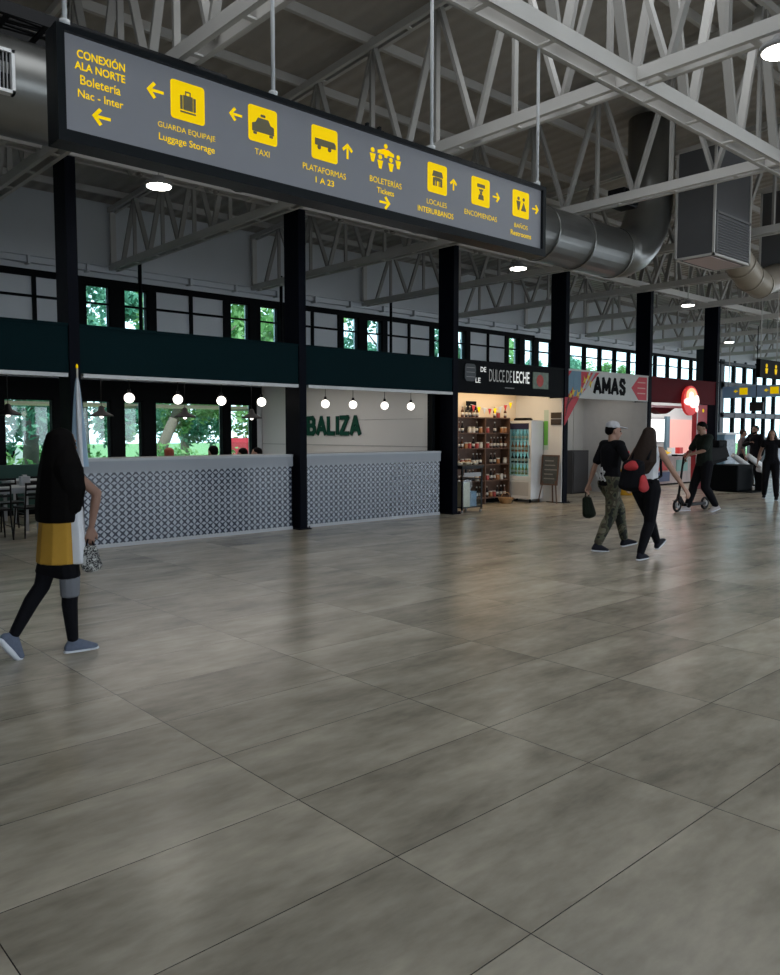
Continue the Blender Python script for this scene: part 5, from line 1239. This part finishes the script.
# --- 3 woman with backpack
P = person('woman in black leggings with a black and red backpack, arm stretched out', (9.13, 5.22, 0), math.radians(2), h=1.66, pelz=0.93, footL=(0.46, -0.04), footR=(-0.18, 0.05), liftL=0.03, pitchL=-0.45,
           handR=(0.14, -0.44, 0.94), handL=(0.10, 0.33, 0.95), poleR=(-0.4,-0.4,-0.8), female=True, shoe=mat('dark_shoe', (0.03,0.03,0.04), 0.7), torso_lean=(0.04, 0), bulk=1.06, head_turn=-0.1)
W3 = P
shirt(P, M_wcloth, sleeve=0, hem=0.03, female=True, name='tank_top', q=1.05, loose=0.012)
trousers(P, M_bcloth, end=0.95, loose=0.012, name='leggings', q=1.12, top=0.09)
N = P.neck
hair_long(P, M_hairb, [(P.hp(-0.02,0,0.03), (0.10,0.09,0.09)), (N+V((-0.085,0.0,-0.04)), (0.09,0.15,0.07)), (N+V((-0.14,0.02,-0.20)), (0.11,0.20,0.06)), (N+V((-0.17,0.07,-0.34)), (0.09,0.17,0.02))])
M3 = P.root.matrix_basis
t = thing('backpack', 'black and red backpack worn by the woman with the outstretched arm', 'backpack', P.root.location + V((0,0,1.0)), P.root.rotation_euler[2])
def lp(x, y, z): return V((x, y, z-1.0))
g = bm_new(); hull(g, [(lp(-0.25,0.06,0.93), (0.12,0.18,0.07)), (lp(-0.23,0.05,1.20), (0.09,0.15,0.07))]); bp = fuse('bag_body', g, M_bcloth, t, 0.009, 2)
g = bm_new(); hull(g, [(lp(-0.26,-0.11,0.92), (0.10,0.05,0.06)), (lp(-0.26,-0.10,1.03), (0.06,0.035,0.05))]); fuse('side_pocket', g, M_redc, t, 0.009, 1)
g = bm_new(); hull(g, [(lp(-0.31,0.04,1.17), (0.055,0.10,0.05)), (lp(-0.29,0.03,1.22), (0.03,0.06,0.03))]); fuse('top_flap', g, M_redc, t, 0.009, 1)
for s_ in (-1, 1):
    g = bm_new(); tube(g, [lp(-0.17, s_*0.10, 1.26), lp(-0.05, s_*0.11, 1.42), lp(0.06, s_*0.12, 1.40), lp(0.14, s_*0.12, 1.22), lp(0.10, s_*0.15, 1.05), lp(-0.12, s_*0.13, 0.98)], 0.016, 8); ob('strap', g, M_bcloth, t, False)

# --- 4 man with scooter
P = person('man in dark green shirt reading a phone while walking an electric scooter', (15.44, 7.55, 0), math.radians(148), h=1.80, pelz=0.93, footL=(-0.22, 0.0), footR=(0.30, 0.0), liftL=0.03, pitchL=0.35,
           handL=(0.36, 0.10, 1.09), handR=(0.30, -0.14, 1.03), poleL=(-0.3,1,-0.5), poleR=(-0.3,-1,-0.5), skin=M_skin, head_nod=0.42, shoe=mat('pale_shoe', (0.42,0.38,0.38), 0.7), curl=0.8)
shirt(P, M_dcloth, sleeve=0.8, hem=-0.05, loose=0.035); trousers(P, M_bcloth, end=0.92, loose=0.028); hair_short(P, M_hair)
wr = P.root.matrix_basis @ (P.wr[0]+(P.wr[0]-P.el[0]).normalized()*0.10); f4 = P
t = thing('mobile_phone', 'phone held up by the man with the scooter', 'phone', wr, math.radians(140)); t.rotation_euler[1] = -0.5
ob('phone_body', box(bm_new(), -0.005, 0.005, -0.038, 0.038, -0.03, 0.12), M_redc, t, False, bev=0.003); ob('screen', box(bm_new(), -0.0065, -0.005, -0.034, 0.034, -0.025, 0.115), M_blackp, t, False)
t = thing('electric_scooter', 'black electric kick scooter beside the man reading his phone', 'scooter', (15.50, 7.80, 0), math.radians(174))
def wheel(x, n_='wheel'):
    g = bm_new(); res = []
    for i in range(24):
        a0, a1 = 2*PI*i/24, 2*PI*(i+1)/24; cone(g, (x+0.11*math.cos(a0), 0, 0.135+0.11*math.sin(a0)), (x+0.11*math.cos(a1), 0, 0.135+0.11*math.sin(a1)), 0.025, 0.025, 8)
    w_ = ob(n_, g, M_blackp, t, False); ob('hub', cone(bm_new(), (x, -0.03, 0.135), (x, 0.03, 0.135), 0.06, 0.06, 16), M_lampb, w_, False)
wheel(0.55); wheel(-0.42)
ob('deck', box(bm_new(), -0.35, 0.36, -0.08, 0.08, 0.11, 0.17), M_blackp, t, False, bev=0.012)
g = bm_new(); bar(g, (0.34, 0, 0.14), (0.48, 0, 0.30), 0.06, 0.05); ob('neck', g, M_blackp, t, False)
ob('fork', cone(bm_new(), (0.55, 0.035, 0.135), (0.50, 0.02, 0.36), 0.014, 0.014, 8), M_blackp, t, False); ob('fork', cone(bm_new(), (0.55, -0.035, 0.135), (0.50, -0.02, 0.36), 0.014, 0.014, 8), M_blackp, t, False)
ob('stem', cone(bm_new(), (0.51, 0, 0.30), (0.36, 0, 1.12), 0.024, 0.020, 12), M_blackp, t, False)
hb_ = ob('handlebar', cone(bm_new(), (0.36, -0.25, 1.13), (0.36, 0.25, 1.13), 0.014, 0.014, 10), M_blackp, t, False)
for s_ in (-1, 1): ob('grip', cone(bm_new(), (0.36, s_*0.15, 1.13), (0.36, s_*0.27, 1.13), 0.02, 0.02, 10), M_redc if s_ > 0 else M_blackp, hb_, False)
ob('mudguard', bar(bm_new(), (0.44, 0, 0.24), (0.66, 0, 0.23), 0.06, 0.012), M_blackp, t, False)
g = bm_new(); tube(g, [(0.36,0.08,1.12),(0.44,0.05,0.95),(0.50,0.02,0.6),(0.55,0.02,0.3)], 0.006, 6); ob('brake_cable', g, M_blackp, t, False)

# --- 5 dark pair in the distance
P = person('dark-clothed bearded man standing far right of the red shop', (23.6, 10.0, 0), math.radians(165), h=1.76, handR=(0.12, -0.10, 1.25), poleR=(-0.2,-1,-0.5), skin=M_skin2, vox=0.011)
shirt(P, M_bcloth, sleeve=1.9, hem=-0.08, loose=0.03, name='jacket'); trousers(P, M_bcloth, loose=0.02); hair_short(P, M_hair)
g = bm_new(); hull(g, [(P.hp(0.05,0,-0.07), (0.045,0.05,0.035)), (P.hp(0.02,0,-0.04), (0.055,0.066,0.03))]); fuse('beard', g, M_hair, P.root, 0.009, 1)
P = person('person in grey top partly behind the dark-clothed bearded man', (24.1, 10.65, 0), math.radians(-60), h=1.66, skin=M_skin2, vox=0.011, female=True)
shirt(P, mat('grey_top', (0.07,0.06,0.065), 0.8), sleeve=0.9, loose=0.02); trousers(P, M_bcloth, loose=0.01); hair_short(P, M_hairb)
# --- 6 woman in black walking toward the camera
P = person('woman all in black with shoulder-length hair walking at the right edge', (19.35, 7.83, 0), math.radians(200), h=1.66, pelz=0.92, footL=(0.16, 0.05), footR=(-0.14, -0.05), liftR=0.02, female=True, skin=M_skin, vox=0.010,
           handL=(0.10, 0.30, 0.92), handR=(-0.05, -0.30, 0.92))
shirt(P, M_bcloth, sleeve=0.35, hem=-0.02, female=True, loose=0.014, name='top'); trousers(P, M_bcloth, loose=0.022)
N = P.neck; hair_long(P, M_hairb, [(P.hp(-0.03,0,0.03), (0.095,0.098,0.09)), (N+V((-0.06,0,-0.02)), (0.06,0.13,0.06)), (N+V((-0.06,0,-0.10)), (0.05,0.13,0.04))])
# --- bar guests seated behind the counter
gl_ = [(6.38, 12.55, 'seated bar guest with reddish hair behind the longer counter', mat('red_hair', (0.30,0.06,0.03), 0.7), 1.0), (7.24, 12.55, 'dark-haired seated guest left of the second column', M_hair, 1.02), (7.95, 12.7, 'dark-haired seated guest nearest the second column', M_hair, 0.98), (8.40, 12.9, 'dark-haired seated guest beside the second column, farther back', M_hair, 0.98)]
for k, (x, y, lb, hm, s_) in enumerate(gl_):
    P = person(lb, (x, y, 0), math.radians(80+20*k), h=1.70*s_, pelz=0.56, footL=(0.42, 0.02), footR=(0.42, -0.02), handL=(0.35, 0.15, 0.76), handR=(0.35, -0.15, 0.76), vox=0.013, eyes=False)
    shirt(P, M_bcloth, sleeve=0.9, vox=0.013); trousers(P, M_dcloth, vox=0.013); hair_short(P, hm)
    dup(ch0, (x, y-0.02, 0), math.radians(80+20*k)-PI/2, 'black chair under the %s bar guest' % ['reddish-haired', 'second', 'third', 'farthest'][k])

# ================================================================== CAMERA, LIGHT, WORLD
cam = bpy.data.cameras.new('camera'); co = bpy.data.objects.new('camera', cam); C.objects.link(co)
cam.sensor_fit = 'VERTICAL'; cam.sensor_height = 24; cam.lens = 24*797/975; cam.clip_end = 300
pt, yw = math.radians(3.98), math.radians(47.6)
co.location = (0, 0, 1.6)
fw = V((math.cos(yw)*math.cos(pt), math.sin(yw)*math.cos(pt), -math.sin(pt)))
co.rotation_euler = fw.to_track_quat('-Z', 'Y').to_euler()
bpy.context.scene.camera = co
w = bpy.data.worlds.new('world'); bpy.context.scene.world = w; w.use_nodes = True
nt = w.node_tree; bg = nt.nodes['Background']
tc = nt.nodes.new('ShaderNodeTexCoord'); sp = nt.nodes.new('ShaderNodeSeparateXYZ'); cr = nt.nodes.new('ShaderNodeValToRGB')
nt.links.new(tc.outputs['Generated'], sp.inputs[0]); nt.links.new(sp.outputs[2], cr.inputs[0])
cr.color_ramp.elements[0].position = 0.0; cr.color_ramp.elements[0].color = (0.75, 0.84, 0.92, 1)
cr.color_ramp.elements[1].position = 0.6; cr.color_ramp.elements[1].color = (0.45, 0.62, 0.85, 1)
nt.links.new(cr.outputs[0], bg.inputs[0]); bg.inputs[1].default_value = 3.0
su = bpy.data.lights.new('sun', 'SUN'); su.energy = 4.5; su.angle = 0.02; su.color = (1, 0.95, 0.86)
so = bpy.data.objects.new('sun', su); C.objects.link(so); so.rotation_euler = V((0.2, 0.42, -0.9)).to_track_quat('-Z', 'Y').to_euler()
area('hall_fill_near', (5, 4.6, 6.75), (0, 0, 0), 10, 3.0, 150, (0.92, 0.96, 1))  # added fill light under the roof, no roof opening modelled
area('hall_fill_far', (26, 1.0, 6.9), (0, 0, 0), 22, 2.0, 480, (0.9, 0.95, 1))  # second added fill, brightens the far trusses and floor
sc = bpy.context.scene
sc.view_settings.view_transform = 'Standard'; sc.view_settings.look = 'None'; sc.view_settings.exposure = 0.45
sc.cycles.use_denoising = True
